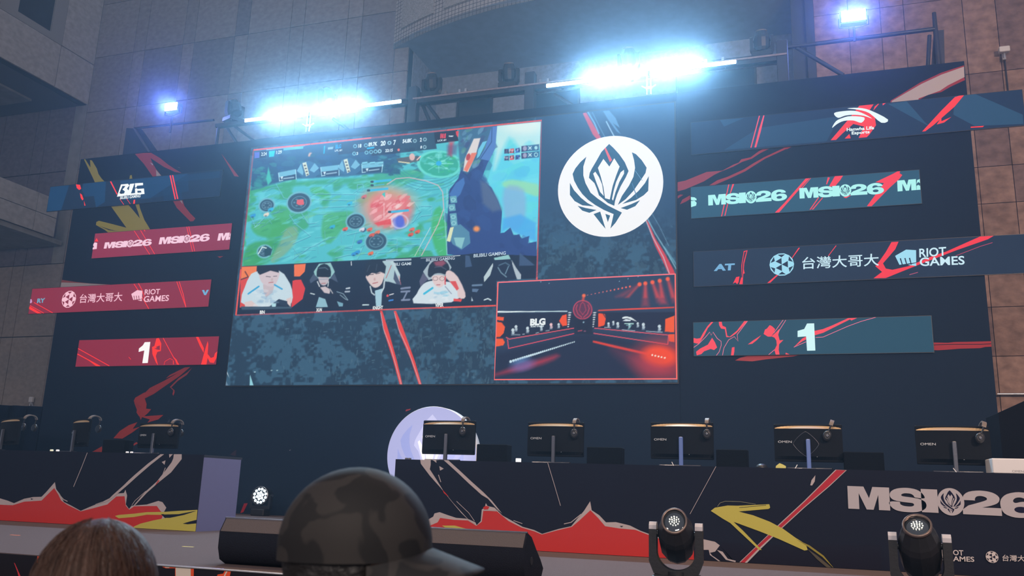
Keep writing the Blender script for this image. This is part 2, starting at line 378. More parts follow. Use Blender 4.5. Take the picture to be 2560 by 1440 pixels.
LX0, LX1 = -9.86, -1.735; LZ0, LZ1 = EYE+1.645, EYE+6.25; LED_Y = 13.125
def paint_screen():
    c = Canvas(760, 430, LX0, LX1, LZ0, LZ1, LED_Y)
    A = zc(560, 280, 3.6); B = zc(940, 280, 3.6); C = zc(560, 600, 3.79); D = zc(960, 600, 3.79); E = zc(1200, 660, 4.5)
    im = c.img; im[:] = (36, 62, 84)
    # slate camouflage pattern
    n = vnoise(c.h, c.w, 26, 3)*.42+vnoise(c.h, c.w, 11, 4, 1.5)*.30+vnoise(c.h, c.w, 4.5, 5, 1.2)*.36
    n2 = vnoise(c.h, c.w, 16, 8, .6)*.6+vnoise(c.h, c.w, 4, 9, .5)*.4
    for th, col in ((.50, (44, 76, 100)), (.57, (56, 94, 120))):
        m = np.clip((n-th)*26, 0, 1)[..., None]; im[:] = im*(1-m)+np.array(col)*m
    m = (np.clip((n2-.60)*26, 0, 1)*((c.PX > 1000) | (c.PY < 760)))[..., None]*.7; im[:] = im*(1-m)+np.array((58, 88, 108))*m
    m = (np.clip((640-c.PY)/130, 0, 1)*(c.PX > 1340))[..., None]; im[:] = im*(1-m)+np.array((40, 72, 104))*m
    R9 = random.Random(62)
    for _ in range(420):
        x = R9.uniform(700, 1240); y = R9.uniform(790, 958); h_ = R9.uniform(3, 12); d_ = R9.uniform(-2, 2)
        c.line([(x, y), (x+d_, y+h_)] if R9.random() < .65 else [(x, y), (x+h_*.8, y-1)], R9.uniform(.9, 2.6), R9.choice(((66, 104, 128), (34, 60, 84), (84, 118, 136))), .7)
    for _ in range(150):
        x = R9.uniform(1350, 1680); y = R9.uniform(560, 685); c.line([(x, y), (x+R9.uniform(-2, 8), y+R9.uniform(-1, 8))], R9.uniform(1, 3), R9.choice(((56, 92, 122), (70, 104, 128), (36, 64, 92))), .6)
    # red and pale slashes
    for o, a_ in ((0, 1), (130, 1)):
        c.poly(zc(560, 600, 3.79)(1478+o*1., 672, 1500+o, 672, 1540+o*1.1, 800, 1570+o*1.15, 900, 1640+o*1.3, 1150, 1690+o*1.4, 1370, 1665+o*1.4, 1370, 1600+o*1.3, 1130, 1520+o*1.1, 880), (240, 70, 60), 1)
        c.line(zc(560, 600, 3.79)(1485+o, 690, 1510+o*1.1, 840, 1580+o*1.2, 1020, 1680+o*1.4, 1370), 1.6, (210, 205, 220), .8)
    G6 = _e
    c.poly(G6(303,72, 330,66, 380,150, 445,262, 425,290, 380,235, 340,150), (225, 75, 85), .9)
    c.line(G6(345,66, 395,150, 430,230), 3.2, (150, 200, 230), .8); c.line(G6(378,66, 440,190, 478,262), 1.5, (140, 190, 225), .7)
    c.poly(G6(462,55, 510,52, 560,110, 592,185, 540,150, 600,235, 570,215, 500,120), (105, 155, 195), .8); c.line(G6(488,138, 520,200, 550,255), 2.4, (190, 225, 245), .9)
    c.poly(G6(790,890, 820,930, 870,1050, 940,1160, 1010,1290, 1030,1340, 975,1330, 930,1230, 870,1110, 830,1000), (225, 60, 70), .95)
    c.line(G6(785,880, 850,1040, 935,1200, 980,1325), 2.2, (205, 220, 235), .8); c.line(G6(800,880, 870,1010, 950,1140, 1035,1290), 2.6, (150, 205, 225), .8)
    c.line(G6(838,845, 905,960, 975,1108), 1.3, (140, 190, 215), .7); c.line(G6(940,1120, 1038,1260), 4, (120, 185, 205), .6)
    c.line(G6(470,345, 520,450), 6.5, (235, 90, 95)); c.line(G6(463,350, 510,455), 1.5, (230, 240, 245))
    c.poly(zc(520, 900, 7.2)(318,200, 335,190, 385,320), (220, 240, 250)); c.poly(zc(520, 900, 7.2)(757,262, 820,460, 750,460), (150, 215, 230)); c.poly(zc(520, 900, 7.2)(315,365, 370,462, 297,462), (110, 140, 165))
    for x, y in ((637, 930), (679, 926), (693, 926)): c.ell(x, y, 2.5, 1.5, (150, 190, 205))
    # ---- broadcast picture quad
    game = [(635, 377), (1352, 304), (1340, 696), (1241, 702), (1240, 763), (592, 786)]
    c.clip = np.clip(.5-c.sd((slice(0, c.h), slice(0, c.w)), game), 0, 1)
    c.poly(game, (84, 196, 206))
    land = [(605, 480), (820, 440), (960, 425), (1200, 380), (1160, 640), (600, 668)]
    gn = vnoise(c.h, c.w, 22, 21, 1.8)*.6+vnoise(c.h, c.w, 9, 22, 2)*.4
    m = np.clip((gn-.55)*9, 0, 1)*(c.PY > 430)*(c.PX < 1160)*c.clip; im[:] = im*(1-m[..., None]*.85)+np.array((62, 170, 108))*m[..., None]*.85
    gn = vnoise(c.h, c.w, 7, 23, 2.4); m = np.clip((gn-.62)*6, 0, 1)*(c.PY > 430)*(c.PX < 1160)*c.clip; im[:] = im*(1-m[..., None]*.5)+np.array((120, 225, 232))*m[..., None]*.5
    for q, col in ((A(245,700, 480,650, 900,610, 1200,595, 1400,590, 1100,640, 700,660, 400,700, 240,740), (56, 168, 110)), (A(780,690, 860,680, 960,740, 900,770, 800,730), (66, 180, 90)), (A(250,1010, 420,960, 560,1010, 640,1080, 480,1130, 300,1110), (70, 175, 95)),
                   (A(420,880, 560,850, 600,920, 560,1000, 460,960), (72, 178, 100)), (A(170,1385, 220,1200, 420,1160, 520,1240, 330,1385), (58, 165, 92)), (A(560,1050, 660,1040, 640,1180, 480,1340, 420,1330, 500,1180), (130, 178, 140)),
                   (A(900,930, 1000,900, 1160,900, 1100,1000, 960,1180, 880,1120), (74, 180, 110)), (B(150,540, 380,520, 420,600, 200,640, 0,600, 0,540), (62, 172, 130)), (B(520,900, 600,880, 640,1280, 560,1290, 500,1100), (66, 185, 100))):
        c.poly(q, col, .85, 7, 3)
    for q in (A(800,740, 1190,745), A(790,790, 1180,800), A(830,865, 1180,850), A(460,640, 540,780, 590,790), A(590,930, 640,1010, 780,1120, 620,1190), A(700,920, 760,1010, 830,1000), A(1090,1220, 1150,1230, 1190,1080), A(1110,1110, 1240,1080, 1280,1180), A(1200,660, 1250,655, 1260,720, 1200,720, 1200,660),
              A(1190,730, 1180,860), A(620,1330, 760,1230, 940,1140), A(1000,1320, 1120,1290, 1560,1260), A(1200,1330, 1260,1200), A(1330,1330, 1370,1260), A(240,940, 280,1040, 360,960), A(640,830, 700,900),
              B(90,1150, 190,1150, 190,1290), B(270,1150, 400,1145, 395,1290), B(410,850, 500,850, 500,930, 410,940), B(100,1200, 180,1200), B(280,1200, 390,1200), B(330,800, 400,900, 330,1000)):
        c.line(q, 1.8, (60, 140, 170), .75); c.line([(x, y-1.8) for x, y in q], 1.4, (150, 238, 240), .6)
    for k in range(5): # steps round the green disc
        c.line([(940+(470+math.cos(t)*(270+k*22))/3.6, 280+(430+math.sin(t)*(170+k*26))/3.6) for t in np.linspace(.35, 2.75, 16)], 1.4, (52, 140, 160), .8)
    land = [(610, 480), (820, 445), (960, 430), (1140, 400), (1150, 636), (606, 664)]
    c.blobs(land, 150, [(128, 232, 236), (58, 150, 178), (104, 214, 222)], (3, 10), .42, 51, 2.6, -.35)
    c.blobs(land, 110, [(46, 150, 96), (96, 196, 120), (120, 200, 150)], (3, 8), .45, 52, 2.4, -.3)
    c.blobs(land, 90, [(40, 120, 150), (170, 244, 240)], (1.5, 4), .5, 53, 3.2, -.5)
    R9 = random.Random(61)
    for _ in range(70):
        x = R9.uniform(630, 1140); y = R9.uniform(470, 650); a_ = R9.choice((-.08, -.08, -.6, .9, 1.5)); L_ = R9.uniform(10, 40); q = [(x, y), (x+L_*math.cos(a_), y+L_*math.sin(a_))]
        c.line(q, 1.2, (50, 130, 162), .55); c.line([(u, v-1.4) for u, v in q], 1, (160, 240, 240), .4)
    # forest and rocks at the top
    dark = A(245,350, 1584,210, 1584,560, 1420,550, 1000,585, 640,600, 470,640, 245,705)
    c.poly(dark, (38, 84, 122), 1, 5)
    c.blobs(dark, 130, [(30, 66, 104), (52, 112, 140), (44, 96, 150), (40, 110, 118)], (4, 12), .55, 11)
    c.blobs(A(245,500, 450,470, 470,640, 245,700), 40, [(54, 140, 140), (34, 90, 112), (60, 160, 150)], (3, 8), .6, 12)
    c.poly(A(400,495, 430,620, 395,660, 380,600), (70, 205, 180), .9, 3); c.ell(*A(310, 640)[0], 9, 12, (50, 150, 150), .7, 6)
    c.blobs(B(0,340, 420,320, 380,560, 60,560), 60, [(58, 130, 150), (30, 80, 110), (76, 170, 180), (40, 104, 120)], (3, 8), .7, 13)
    def bench(x0, y0, x1, y1, x2, y2, x3, y3):
        c.poly(A(x0,y0-45, x1,y1-45, x1+6,y1, x0+4,y0), (120, 190, 214)); c.poly(A(x0,y0, x1,y1, x2,y2, x3,y3), (34, 62, 92))
        c.line(A(x0,y0-40, x3,y3), 1.8, (190, 235, 245)); c.line(A(x1,y1-40, x2,y2), 1.8, (190, 235, 245)); c.line(A(x3,y3, x3+30,y3-5), 1.6, (200, 240, 245))
        my = (y0+y1+y2+y3)/4; mx = (x0+x1)/2; c.line(A(mx-30,my+6, mx+60,my-6), 3, (200, 230, 240), .75); c.poly(A(mx-60,my-12, mx-34,my-14, mx-46,my+16), (220, 240, 248))
    bench(490, 590, 645, 560, 650, 605, 500, 620); bench(870, 540, 1035, 520, 1035, 570, 880, 575); bench(1240, 510, 1430, 490, 1420, 540, 1245, 545)
    for x, y in ((700, 470), (1070, 440)):
        c.poly(A(x-45,y+70, x-10,y-10, x+60,y-30, x+130,y-5, x+165,y+80, x+110,y+125, x+10,y+125), (56, 108, 148)); c.poly(A(x-45,y+60, x-5,y-5, x+15,y+70, x+10,y+100), (120, 185, 212)); c.poly(A(x+70,y+55, x+115,y-10, x+155,y+35, x+110,y+75), (120, 185, 212))
        c.poly(A(x+5,y-10, x+40,y-20, x+68,y+95, x+40,y+110), (222, 232, 205))
        for k in range(4): c.ell(*A(x+28+k*8, y+12+k*27)[0], 2.6, 1.9, (90, 80, 60))
    for x in (1265, 1335, 1408): c.poly(A(x-25,482, x-22,452, x+25,446, x+28,470), (130, 205, 222)); c.line(A(x-18,470, x+22,466), 1.2, (50, 100, 140))
    # green disc, cliff and bright sky
    c.ell(*B(570, 470)[0], 54, 34, (52, 178, 150), 1, 3, .08); c.ell(*B(570, 470)[0], 52, 32, (118, 232, 222), .8, 2, .08, ring=5)
    c.blobs(B(400,430, 560,350, 740,420, 720,560, 480,590), 60, [(60, 200, 120), (96, 215, 215), (140, 235, 225), (52, 170, 150)], (3, 8), .7, 14)
    for t in np.linspace(0, 6.28, 9): c.line(B(565,465, 565+130*math.cos(t),465+80*math.sin(t)), 2.4, (150, 240, 232), .45)
    c.ell(*B(565, 462)[0], 7, 6, (40, 180, 235))
    sky = B(1090,110, 1510,70, 1500,1510, 1440,1200, 1125,1100, 1135,860, 1000,640, 1080,330)
    c.poly(sky, (96, 216, 238)); c.blobs(sky, 70, [(88, 196, 240), (120, 230, 240), (70, 180, 230), (150, 235, 235), (96, 224, 224)], (8, 26), .45, 15, 1.5, -.4)
    c.poly(B(1090,110, 1510,60, 1490,320, 1380,270, 1300,330, 1200,230, 1110,420, 1060,520, 1080,300), (206, 240, 236), .85, 14, 3); c.ell(*B(1330, 120)[0], 55, 22, (232, 248, 238), .8, 20)
    c.poly(B(1140,640, 1230,610, 1400,640, 1460,660, 1460,760, 1330,720, 1180,690), (150, 226, 178), .9, 7, 3); c.poly(B(1150,690, 1330,700, 1340,960, 1250,1060, 1170,1000), (138, 180, 222), .75, 10, 3)
    c.poly(B(1140,960, 1300,920, 1440,1000, 1440,1160, 1380,1150, 1240,1080, 1200,1040, 1130,1080), (72, 170, 240), .8, 8)
    cliff = B(750,130, 1090,110, 1070,330, 1000,470, 950,600, 1040,680, 1100,800, 1135,900, 1120,1090, 1155,1085, 1210,1040, 1240,1110, 1290,1100, 1310,1140, 1380,1115, 1370,1180, 1445,1165, 1445,1520, 830,1520, 730,1290, 640,1280, 640,1000, 660,700, 740,600, 800,400)
    c.poly(cliff, (44, 70, 132)); c.blobs(cliff, 90, [(36, 62, 120), (50, 84, 150), (34, 52, 104)], (6, 20), .5, 16, 1.3, 1)
    c.poly(B(750,130, 1060,120, 1050,260, 960,420, 820,560, 760,520, 740,300), (60, 110, 140), .9, 4); c.blobs(B(750,140, 1040,130, 1010,300, 880,520, 780,540, 750,300), 60, [(90, 150, 130), (70, 100, 130), (110, 160, 190), (60, 70, 120)], (4, 10), .7, 17, 1.5, -1)
    c.poly(B(880,240, 940,235, 900,380, 830,540, 785,530, 800,420), (236, 226, 220), .95, 2); c.poly(B(860,370, 910,365, 870,450, 820,540, 790,520), (240, 120, 84), .95, 2); c.ell(*B(830, 405)[0], 5, 9, (190, 60, 50), 1, 1.5, .3)
    c.poly(B(1040,135, 1090,130, 1075,320, 1020,440, 930,420, 980,330), (84, 128, 196)); c.line(B(1045,140, 1040,270, 940,420), 2, (40, 74, 130)); c.poly(B(960,270, 1000,260, 930,400, 905,420, 920,340), (110, 200, 230))
    c.poly(B(660,740, 720,640, 790,590, 800,640, 760,740, 700,800), (70, 120, 190), .9, 2); c.poly(B(940,620, 1000,640, 1090,770, 1130,880, 1050,900, 960,820), (92, 110, 140), .75, 9)
    for k, (x, y) in enumerate(((695, 790), (682, 862), (695, 945), (700, 1000))): c.poly(B(x-32,y-30, x+28,y-36, x+36,y+26, x-22,y+32), (104, 172, 190)); c.ell(*B(x, y)[0], 5, 4, (170, 225, 230), .9, 1, 0, 1.5)
    c.poly(B(670,1040, 760,1010, 840,1080, 850,1180, 770,1240, 690,1190, 650,1110), (84, 140, 170)); c.poly(B(700,1130, 800,1130, 770,1230, 720,1200), (140, 200, 205)); c.poly(B(668,1040, 700,1035, 668,1170, 636,1160), (226, 234, 190))
    c.ell(*B(905, 1052)[0], 8, 7, (245, 150, 70), 1, 6); c.line(B(615,880, 640,1280), 2.5, (190, 235, 240), .5)
    # green lawn edge and trails
    c.line(B(100,650, 180,600, 300,590, 450,620, 560,660, 600,720, 610,870, 560,1010, 480,1160, 410,1290), 2.2, (236, 190, 200), .85); c.line(B(640,690, 640,860), 2, (180, 225, 240), .7); c.line(B(490,1040, 350,1295), 1.8, (230, 235, 235), .7)
    # red burst in the middle
    c.ell(*A(1440, 880)[0], 62, 50, (236, 150, 130), .75, 34); c.ell(*B(130, 800)[0], 60, 34, (240, 160, 110), .55, 26)
    c.poly(A(1330,800, 1400,740, 1520,760, 1640,790, 1700,860, 1640,1010, 1440,1030, 1330,960), (236, 120, 124), .75, 18, 3)
    c.blobs(A(1330,760, 1640,760, 1700,880, 1600,1030, 1350,1010), 70, [(250, 180, 180), (226, 80, 84), (252, 214, 210), (236, 110, 110)], (3, 9), .8, 18, 1.7, -.6)
    c.poly(A(1350,1000, 1500,960, 1505,1010, 1380,1020), (232, 70, 66), .9, 2); c.poly(A(1420,740, 1450,720, 1450,770), (60, 200, 190)); c.line(A(1440,820, 1440,960), 1.6, (250, 220, 225), .8)
    c.poly(A(1510,960, 1600,930, 1640,1040, 1540,1060), (120, 140, 230), .8, 5); c.ell(*B(215, 985)[0], 11, 15, (80, 100, 220), .9, 5); c.ell(*B(215, 985)[0], 20, 17, (225, 225, 250), .7, 3, 0, 3)
    # round emblems and units
    for x, y, r, cc in ((385, 840, 70, 0), (675, 815, 108, 1), (1185, 985, 85, 0), (1370, 1165, 100, 0), (365, 1255, 65, 2)):
        p = A(x, y)[0]; c.ell(*p, r/3.6+2, r/3.6*.86+2, (118, 190, 205), .9, 2, -.25); c.ell(*p, r/3.6-2, r/3.6*.80-1, (48, 82, 104), 1, 2, -.25); c.ell(*p, r/3.6*.62, r/3.6*.5, (104, 150, 168), .8, 1.5, -.25, 2)
        for k in range(6): t = k*1.05; c.ell(p[0]+r/3.6*.38*math.cos(t), p[1]+r/3.6*.3*math.sin(t), 3, 2, (130, 170, 186), .6)
        if cc == 1: c.poly(A(x-18,y-25, x+40,y-30, x+46,y+18, x,y+24, x-22,y+10), (236, 96, 96))
        if cc == 2: c.poly(A(x+5,y-55, x+70,y-20, x+55,y+35, x,y+40), (28, 70, 84), .9); c.line(A(x-55,y+20, x-20,y-40, x+15,y-30), 3, (205, 235, 235))
    for x, y, col in ((1260, 765, (214, 110, 110)), (1090, 1055, (236, 92, 60)), (1310, 1060, (236, 100, 70)), (1380, 1085, (238, 120, 80)), (1330, 1110, (226, 90, 60)), (1320, 1275, (240, 110, 60)), (1255, 1065, (60, 90, 130)), (1240, 1060, (225, 225, 235)), (1170, 1280, (48, 150, 220)), (1200, 1265, (48, 150, 220)), (975, 1035, (48, 180, 220)), (1130, 825, (60, 190, 230)), (260, 935, (50, 160, 220)), (380, 925, (235, 225, 205)), (420, 880, (50, 190, 235)), (1220, 1170, (56, 120, 200)), (1740, 1080, (238, 90, 50)), (1690, 1060, (236, 110, 80)), (1680, 1105, (230, 84, 56))):
        p = A(x, y)[0]; c.ell(*p, 7, 4.5, col, .95, 2, -.3); c.ell(p[0]+4, p[1]-3, 3, 3, col, .9, 1.5); c.ell(p[0]-1, p[1]+3, 3, 1.6, (40, 60, 80), .6, 1.5)
    for x0, y0, x1, y1 in ((1350, 628, 1498, 612), (1318, 706, 1470, 690), (1508, 900, 1655, 885), (1350, 660, 1440, 652)): c.line(A(x0,y0, x1,y1), 6 if y0 != 660 else 2, (60, 190, 232), .95); c.line(A(x0-22,y0, x0-12,y0), 5.5, (40, 60, 80), .9)
    # bar over the picture
    c.poly([(845, 357), (1143, 322), (1146, 352), (1090, 360), (1092, 372), (930, 390), (926, 378), (846, 387)], (30, 44, 68), .82, 1.5); c.poly([(1085, 331), (1143, 324), (1146, 352), (1088, 359)], (22, 26, 44), .95)
    c.poly([(640, 379), (665, 376), (665, 394), (641, 397)], (30, 50, 80), .7); c.poly(zc(560, 260, 7.2)(550,870, 640,862, 638,970, 550,978), (98, 112, 210)); c.poly(zc(560, 260, 7.2)(808,850, 920,838, 900,945, 812,955), (20, 214, 232))
    c.line(zc(560, 260, 7.2)(770,822, 1455,748), 2.2, (225, 245, 250)); c.poly(zc(560, 260, 7.2)(1070,805, 1430,762, 1425,805, 1070,835), (110, 215, 240), .9); c.line(zc(560, 260, 7.2)(1810,760, 1800,885), 3, (40, 190, 235)); c.line(zc(560, 260, 7.2)(1550,890, 1535,930), 5, (240, 170, 130), .9, 4)
    c.line(zc(560, 260, 7.2)(1575,885, 1530,905, 1530,935), 3, (240, 200, 180), .6)
    for k, x in enumerate((580, 597, 616)): c.line(B(x+6,200, x+4,232), 3.5, (240, 60, 70))
    c.poly(B(718,175, 745,170, 740,232, 722,205), (235, 60, 60)); c.poly(B(660,270, 700,268, 680,400, 650,380), (230, 60, 70), .8, 8); c.poly(B(640,300, 740,290, 720,380, 640,400), (90, 60, 110), .5, 8)
    c.line([(919, 371), (934, 369)], 4, (30, 190, 240)); c.poly(B(655,212, 700,214, 690,224, 656,222), (220, 235, 240)); c.poly(A(935,318, 985,312, 980,335, 935,338), (180, 215, 225), .8)
    for x, y in ((1180, 308), (1278, 300), (1490, 278), (1172, 375), (1283, 365), (1324, 360), (1364, 356), (1400, 354)): c.ell(*A(x, y)[0], 3.8, 3.8, (150, 220, 230), .9, 1.2, 0, 2)
    for x, y in ((120, 278), (350, 260), (440, 247), (438, 316), (34, 352)): c.ell(*B(x, y)[0], 3.6, 3.6, (170, 215, 225), .9, 1.2, 0, 2)
    c.ell(*B(204, 341)[0], 3, 3.5, (240, 120, 110)); c.poly(B(185,420, 300,400, 400,400, 390,440, 300,460, 200,455), (92, 84, 84), .9, 2); c.ell(*B(325, 405)[0], 7, 9, (236, 190, 180), .95, 2); c.line(B(205,448, 300,460), 3, (220, 215, 170)); c.line(B(370,430, 400,400), 3, (236, 200, 190))
    for j in (0, 1):
        y = 350-j*-62
        for k, (x, col) in enumerate(((1175, (70, 70, 110)), (1223, (226, 84, 80)), (1275, (46, 100, 190)))): c.poly(B(x-20,y-14-k*4, x+20,y-18-k*4, x+20,y+22-k*4, x-20,y+26-k*4), col); c.blobs(B(x-18,y-12-k*4, x+18,y-12-k*4, x+18,y+20-k*4, x-18,y+20-k*4), 9, [(220, 225, 235), (40, 40, 70)], (1.2, 2.4), .7, 30+k+j, 1)
        c.poly(B(1308,y-42, 1468,y-60, 1466,y-4, 1310,y+10), (46, 96, 140), .9); c.poly(B(1308,y-42, 1360,y-48, 1360,y+2, 1310,y+8), (56, 54, 100)); c.ell(*B(1340, y-22)[0], 5, 6, (190, 190, 215), .8, 2)
        for a_, b_ in ((-1, -1), (1, -1)): c.line(B(1386-12*a_,y-26-12, 1386+12*a_,y-26+12), 2, (215, 245, 250))
        c.ell(*B(1440, y-28)[0], 4, 4.5, (170, 225, 235), 1, 1, 0, 2 if j else 0)
    # ---- strip of seated players below the picture
    c.poly([(600, 666), (1155, 637), (1190, 633), (1342, 640), (1341, 700), (1241, 705), (1240, 765), (590, 787)], (20, 34, 56))
    c.poly(C(160,255, 310,248, 305,640, 150,640), (225, 72, 58)); c.poly(C(170,255, 312,248, 300,350, 200,360, 160,372), (248, 130, 66)); c.poly(C(665,232, 775,225, 765,300, 720,345, 665,345), (250, 118, 56)); c.poly(C(650,380, 730,375, 770,460, 745,560, 640,640), (226, 56, 50))
    c.line(C(655,380, 730,350), 3, (30, 34, 50)); c.line(C(200,300, 230,350, 160,375), 3, (110, 50, 50))
    skin = (226, 206, 204)
    def bust(q, shirt, c1): c.poly(q, shirt, 1, 1.6, 3)
    c.poly(C(300,300, 520,290, 600,370, 645,470, 640,600, 520,560, 430,630, 300,640, 160,590, 200,440, 240,350), (204, 226, 236), 1, 1.6, 2); c.poly(C(195,590, 260,575, 330,630, 200,635), skin, 1, 1.5); c.poly(C(590,560, 640,540, 632,636, 600,600), skin)
    c.poly(C(370,420, 480,420, 460,500, 400,545, 375,490), (205, 190, 195), 1, 2); c.poly(C(340,290, 520,290, 500,400, 460,440, 400,430, 350,390), (216, 200, 206), 1, 2.5, 3); c.poly(C(315,250, 515,245, 520,310, 440,290, 340,330, 320,310), (24, 30, 46), 1, 2); c.line(C(230,510, 330,440), 4, (60, 170, 220)); c.line(C(480,425, 550,465), 4, (60, 170, 220)); c.line(C(425,405, 465,400), 2.2, (190, 120, 120)); c.line(C(400,345, 440,350), 1.6, (90, 80, 90)); c.line(C(470,345, 500,342), 1.6, (90, 80, 90)); c.ell(*C(455, 375)[0], 2.5, 4, (196, 172, 170), .7, 2)
    c.blobs(C(300,480, 520,470, 500,620, 300,630), 26, [(150, 190, 215), (225, 238, 245), (130, 170, 205)], (3, 7), .5, 41); c.poly(C(520,560, 600,580, 600,630, 530,620), (34, 50, 74)); c.poly(C(160,630, 640,632, 640,650, 170,662), (60, 84, 104)); c.poly(C(450,600, 495,600, 490,632, 455,632), (180, 225, 235))
    # second player
    c.poly(C(900,225, 1010,215, 1050,300, 1020,400, 880,400, 850,300), (150, 200, 200), 1, 1.6); c.poly(C(850,320, 900,370, 820,410, 810,380), (70, 84, 108)); c.poly(C(1045,310, 1080,400, 1020,400, 1000,370), (70, 84, 108))
    c.poly(C(820,420, 890,370, 1020,370, 1110,440, 1180,560, 1120,640, 780,640, 770,500), (22, 32, 52), 1, 1.8, 2); c.ell(*C(945, 360)[0], 13, 19, (200, 190, 196), 1, 2); c.poly(C(878,340, 890,260, 950,225, 1005,260, 1012,345, 960,352, 900,350), (20, 26, 40), 1, 2, 2); c.line(C(900,268, 960,262, 985,280), 2.5, (120, 150, 170), .6)
    c.line(C(900,374, 985,370), 1.6, (150, 160, 175)); c.line(C(925,412, 962,410), 2, (180, 110, 110)); c.poly(C(910,450, 960,440, 1010,470, 1000,510, 950,500), (210, 196, 200), 1, 2); c.line(C(1010,470, 1035,510), 5, (40, 44, 60)); c.line(C(1005,465, 1030,505), 1.5, (230, 235, 240)); c.line(C(885,395, 905,440), 2.5, (220, 230, 235)); c.line(C(990,395, 985,440), 2, (220, 230, 235))
    c.poly(C(900,540, 960,560, 985,636, 870,636), (160, 210, 225), .9); c.line(C(1070,490, 1130,510, 1175,570, 1150,560, 1100,520), 1.8, (170, 205, 220), .8); c.line(C(820,505, 858,515), 2.5, (210, 230, 235)); c.poly(C(1070,580, 1130,600, 1125,630, 1090,630), (120, 170, 190)); c.line(C(1160,460, 1190,455), 4, (190, 205, 215)); c.line(C(1150,490, 1188,488), 4, (170, 185, 200))
    # third player
    c.poly(C(1500,200, 1600,190, 1670,330, 1660,440, 1560,420), (190, 216, 220)); c.poly(D(0,200, 60,210, 130,330, 160,430, 150,480, 60,400, 0,390), (176, 205, 212)); c.poly(D(100,290, 160,420, 150,470, 90,370), (74, 84, 110)); c.line(D(20,360, 70,240), 1.5, (190, 80, 80)); c.line(D(140,340, 160,420), 1.2, (210, 110, 120))
    c.poly(C(1240,530, 1290,470, 1390,420, 1560,395, 1680,430, 1740,560, 1760,640, 1240,640), (22, 34, 56), 1, 2); c.poly(C(1350,330, 1510,300, 1505,390, 1470,440, 1420,450, 1370,400), skin, 1, 2, 3)
    c.poly(C(1335,320, 1340,220, 1400,185, 1490,190, 1535,250, 1525,320, 1480,300, 1440,318, 1400,310, 1360,345), (26, 34, 50), 1, 2); c.line(C(1355,300, 1380,240), 1.5, (90, 110, 130), .6); c.line(C(1440,290, 1450,230), 1.5, (90, 110, 130), .6); c.line(C(1375,330, 1415,325), 1.6, (60, 50, 60)); c.line(C(1440,322, 1480,312), 1.6, (60, 50, 60)); c.line(C(1410,412, 1455,402), 2.2, (186, 100, 105)); c.ell(*C(1428, 372)[0], 2.5, 4, (200, 160, 158), .7, 2)
    c.poly(C(1430,480, 1500,460, 1490,630, 1440,625), (170, 210, 225)); c.line(C(1385,440, 1400,500, 1425,520), 3, (200, 218, 226)); c.line(C(1520,395, 1515,450, 1490,500), 3.5, (200, 218, 226)); c.line(C(1505,395, 1500,450), 1.5, (60, 70, 90)); c.ell(*C(1550, 528)[0], 3, 3, (235, 80, 80)); c.line(C(1570,520, 1605,510), 2.5, (220, 225, 230)); c.line(C(1565,575, 1600,568), 3.5, (60, 140, 230)); c.line(C(1315,615, 1370,615), 3, (200, 225, 230))
    # fourth player
    c.poly(D(440,200, 600,190, 640,260, 600,330, 420,380, 370,300), (170, 190, 200)); c.poly(D(370,310, 420,370, 345,440, 335,390), (90, 90, 116)); c.poly(D(400,400, 480,385, 640,400, 700,420, 740,500, 640,590, 280,600, 310,510, 350,440), (214, 230, 238), 1, 2, 2)
    c.poly(D(460,340, 580,340, 580,400, 545,445, 505,445, 470,410), (232, 208, 206), 1, 2, 3); c.poly(D(415,330, 430,240, 490,190, 560,190, 610,230, 620,290, 590,330, 540,315, 480,320, 440,355), (24, 28, 44), 1, 2, 2); c.poly(D(470,210, 560,190, 590,220, 550,250, 490,245), (196, 90, 110), .7, 5); c.line(D(480,260, 540,250, 590,280), 2, (120, 140, 160), .5)
    c.ell(*D(487, 366)[0], 6, 5, (150, 120, 120), 1, 1, 0, 1.2); c.ell(*D(550, 366)[0], 6, 5, (150, 120, 120), 1, 1, 0, 1.2); c.line(D(500,425, 530,424), 1.8, (180, 90, 95)); c.poly(D(590,300, 630,290, 700,350, 770,500, 760,555, 700,540, 690,440, 620,390, 585,350), (228, 205, 205), 1, 2, 2)
    c.poly(D(620,390, 680,390, 710,460, 690,480), (225, 80, 76)); c.line(D(580,350, 580,420), 3, (220, 70, 70)); c.line(D(380,510, 460,455), 5, (60, 190, 225)); c.blobs(D(440,500, 640,480, 620,590, 450,590), 20, [(130, 205, 232), (240, 245, 248), (170, 200, 220)], (3, 7), .6, 42); c.poly(D(660,555, 740,560, 730,585, 660,580), (236, 70, 60)); c.line(D(580,440, 640,510), 1.5, (110, 120, 150))
    # fifth seat
    c.poly(D(1040,170, 1180,140, 1210,200, 1060,210), (150, 205, 205)); c.poly(D(1030,220, 990,280, 945,350, 950,400, 1010,330, 1040,260), (190, 210, 215)); c.poly(D(1210,190, 1250,260, 1300,330, 1295,380, 1260,370, 1220,260), (180, 195, 205)); c.poly(D(1050,190, 1200,180, 1260,380, 1070,400, 980,420), (26, 38, 62)); c.line(D(1080,260, 1110,310, 1160,350), 2.5, (140, 180, 195), .8); c.line(D(1180,250, 1150,320), 2.5, (130, 170, 190), .8); c.line(D(1090,240, 1150,215, 1190,240), 3, (110, 150, 170), .6)
    c.poly(D(900,440, 1080,400, 1080,600, 830,610), (22, 36, 60)); c.line(D(950,568, 985,555, 1012,570), 3, (210, 230, 235)); c.poly(D(830,540, 845,578, 828,578), (200, 220, 230)); c.line(D(840,430, 925,425), 5, (120, 150, 180), .8); c.poly(D(835,460, 900,465, 880,495, 835,490), (110, 140, 175), .8)
    for q in (D(165,460, 245,450), D(165,490, 240,485), D(170,570, 240,565)): c.line(q, 5, (150, 165, 195), .8)
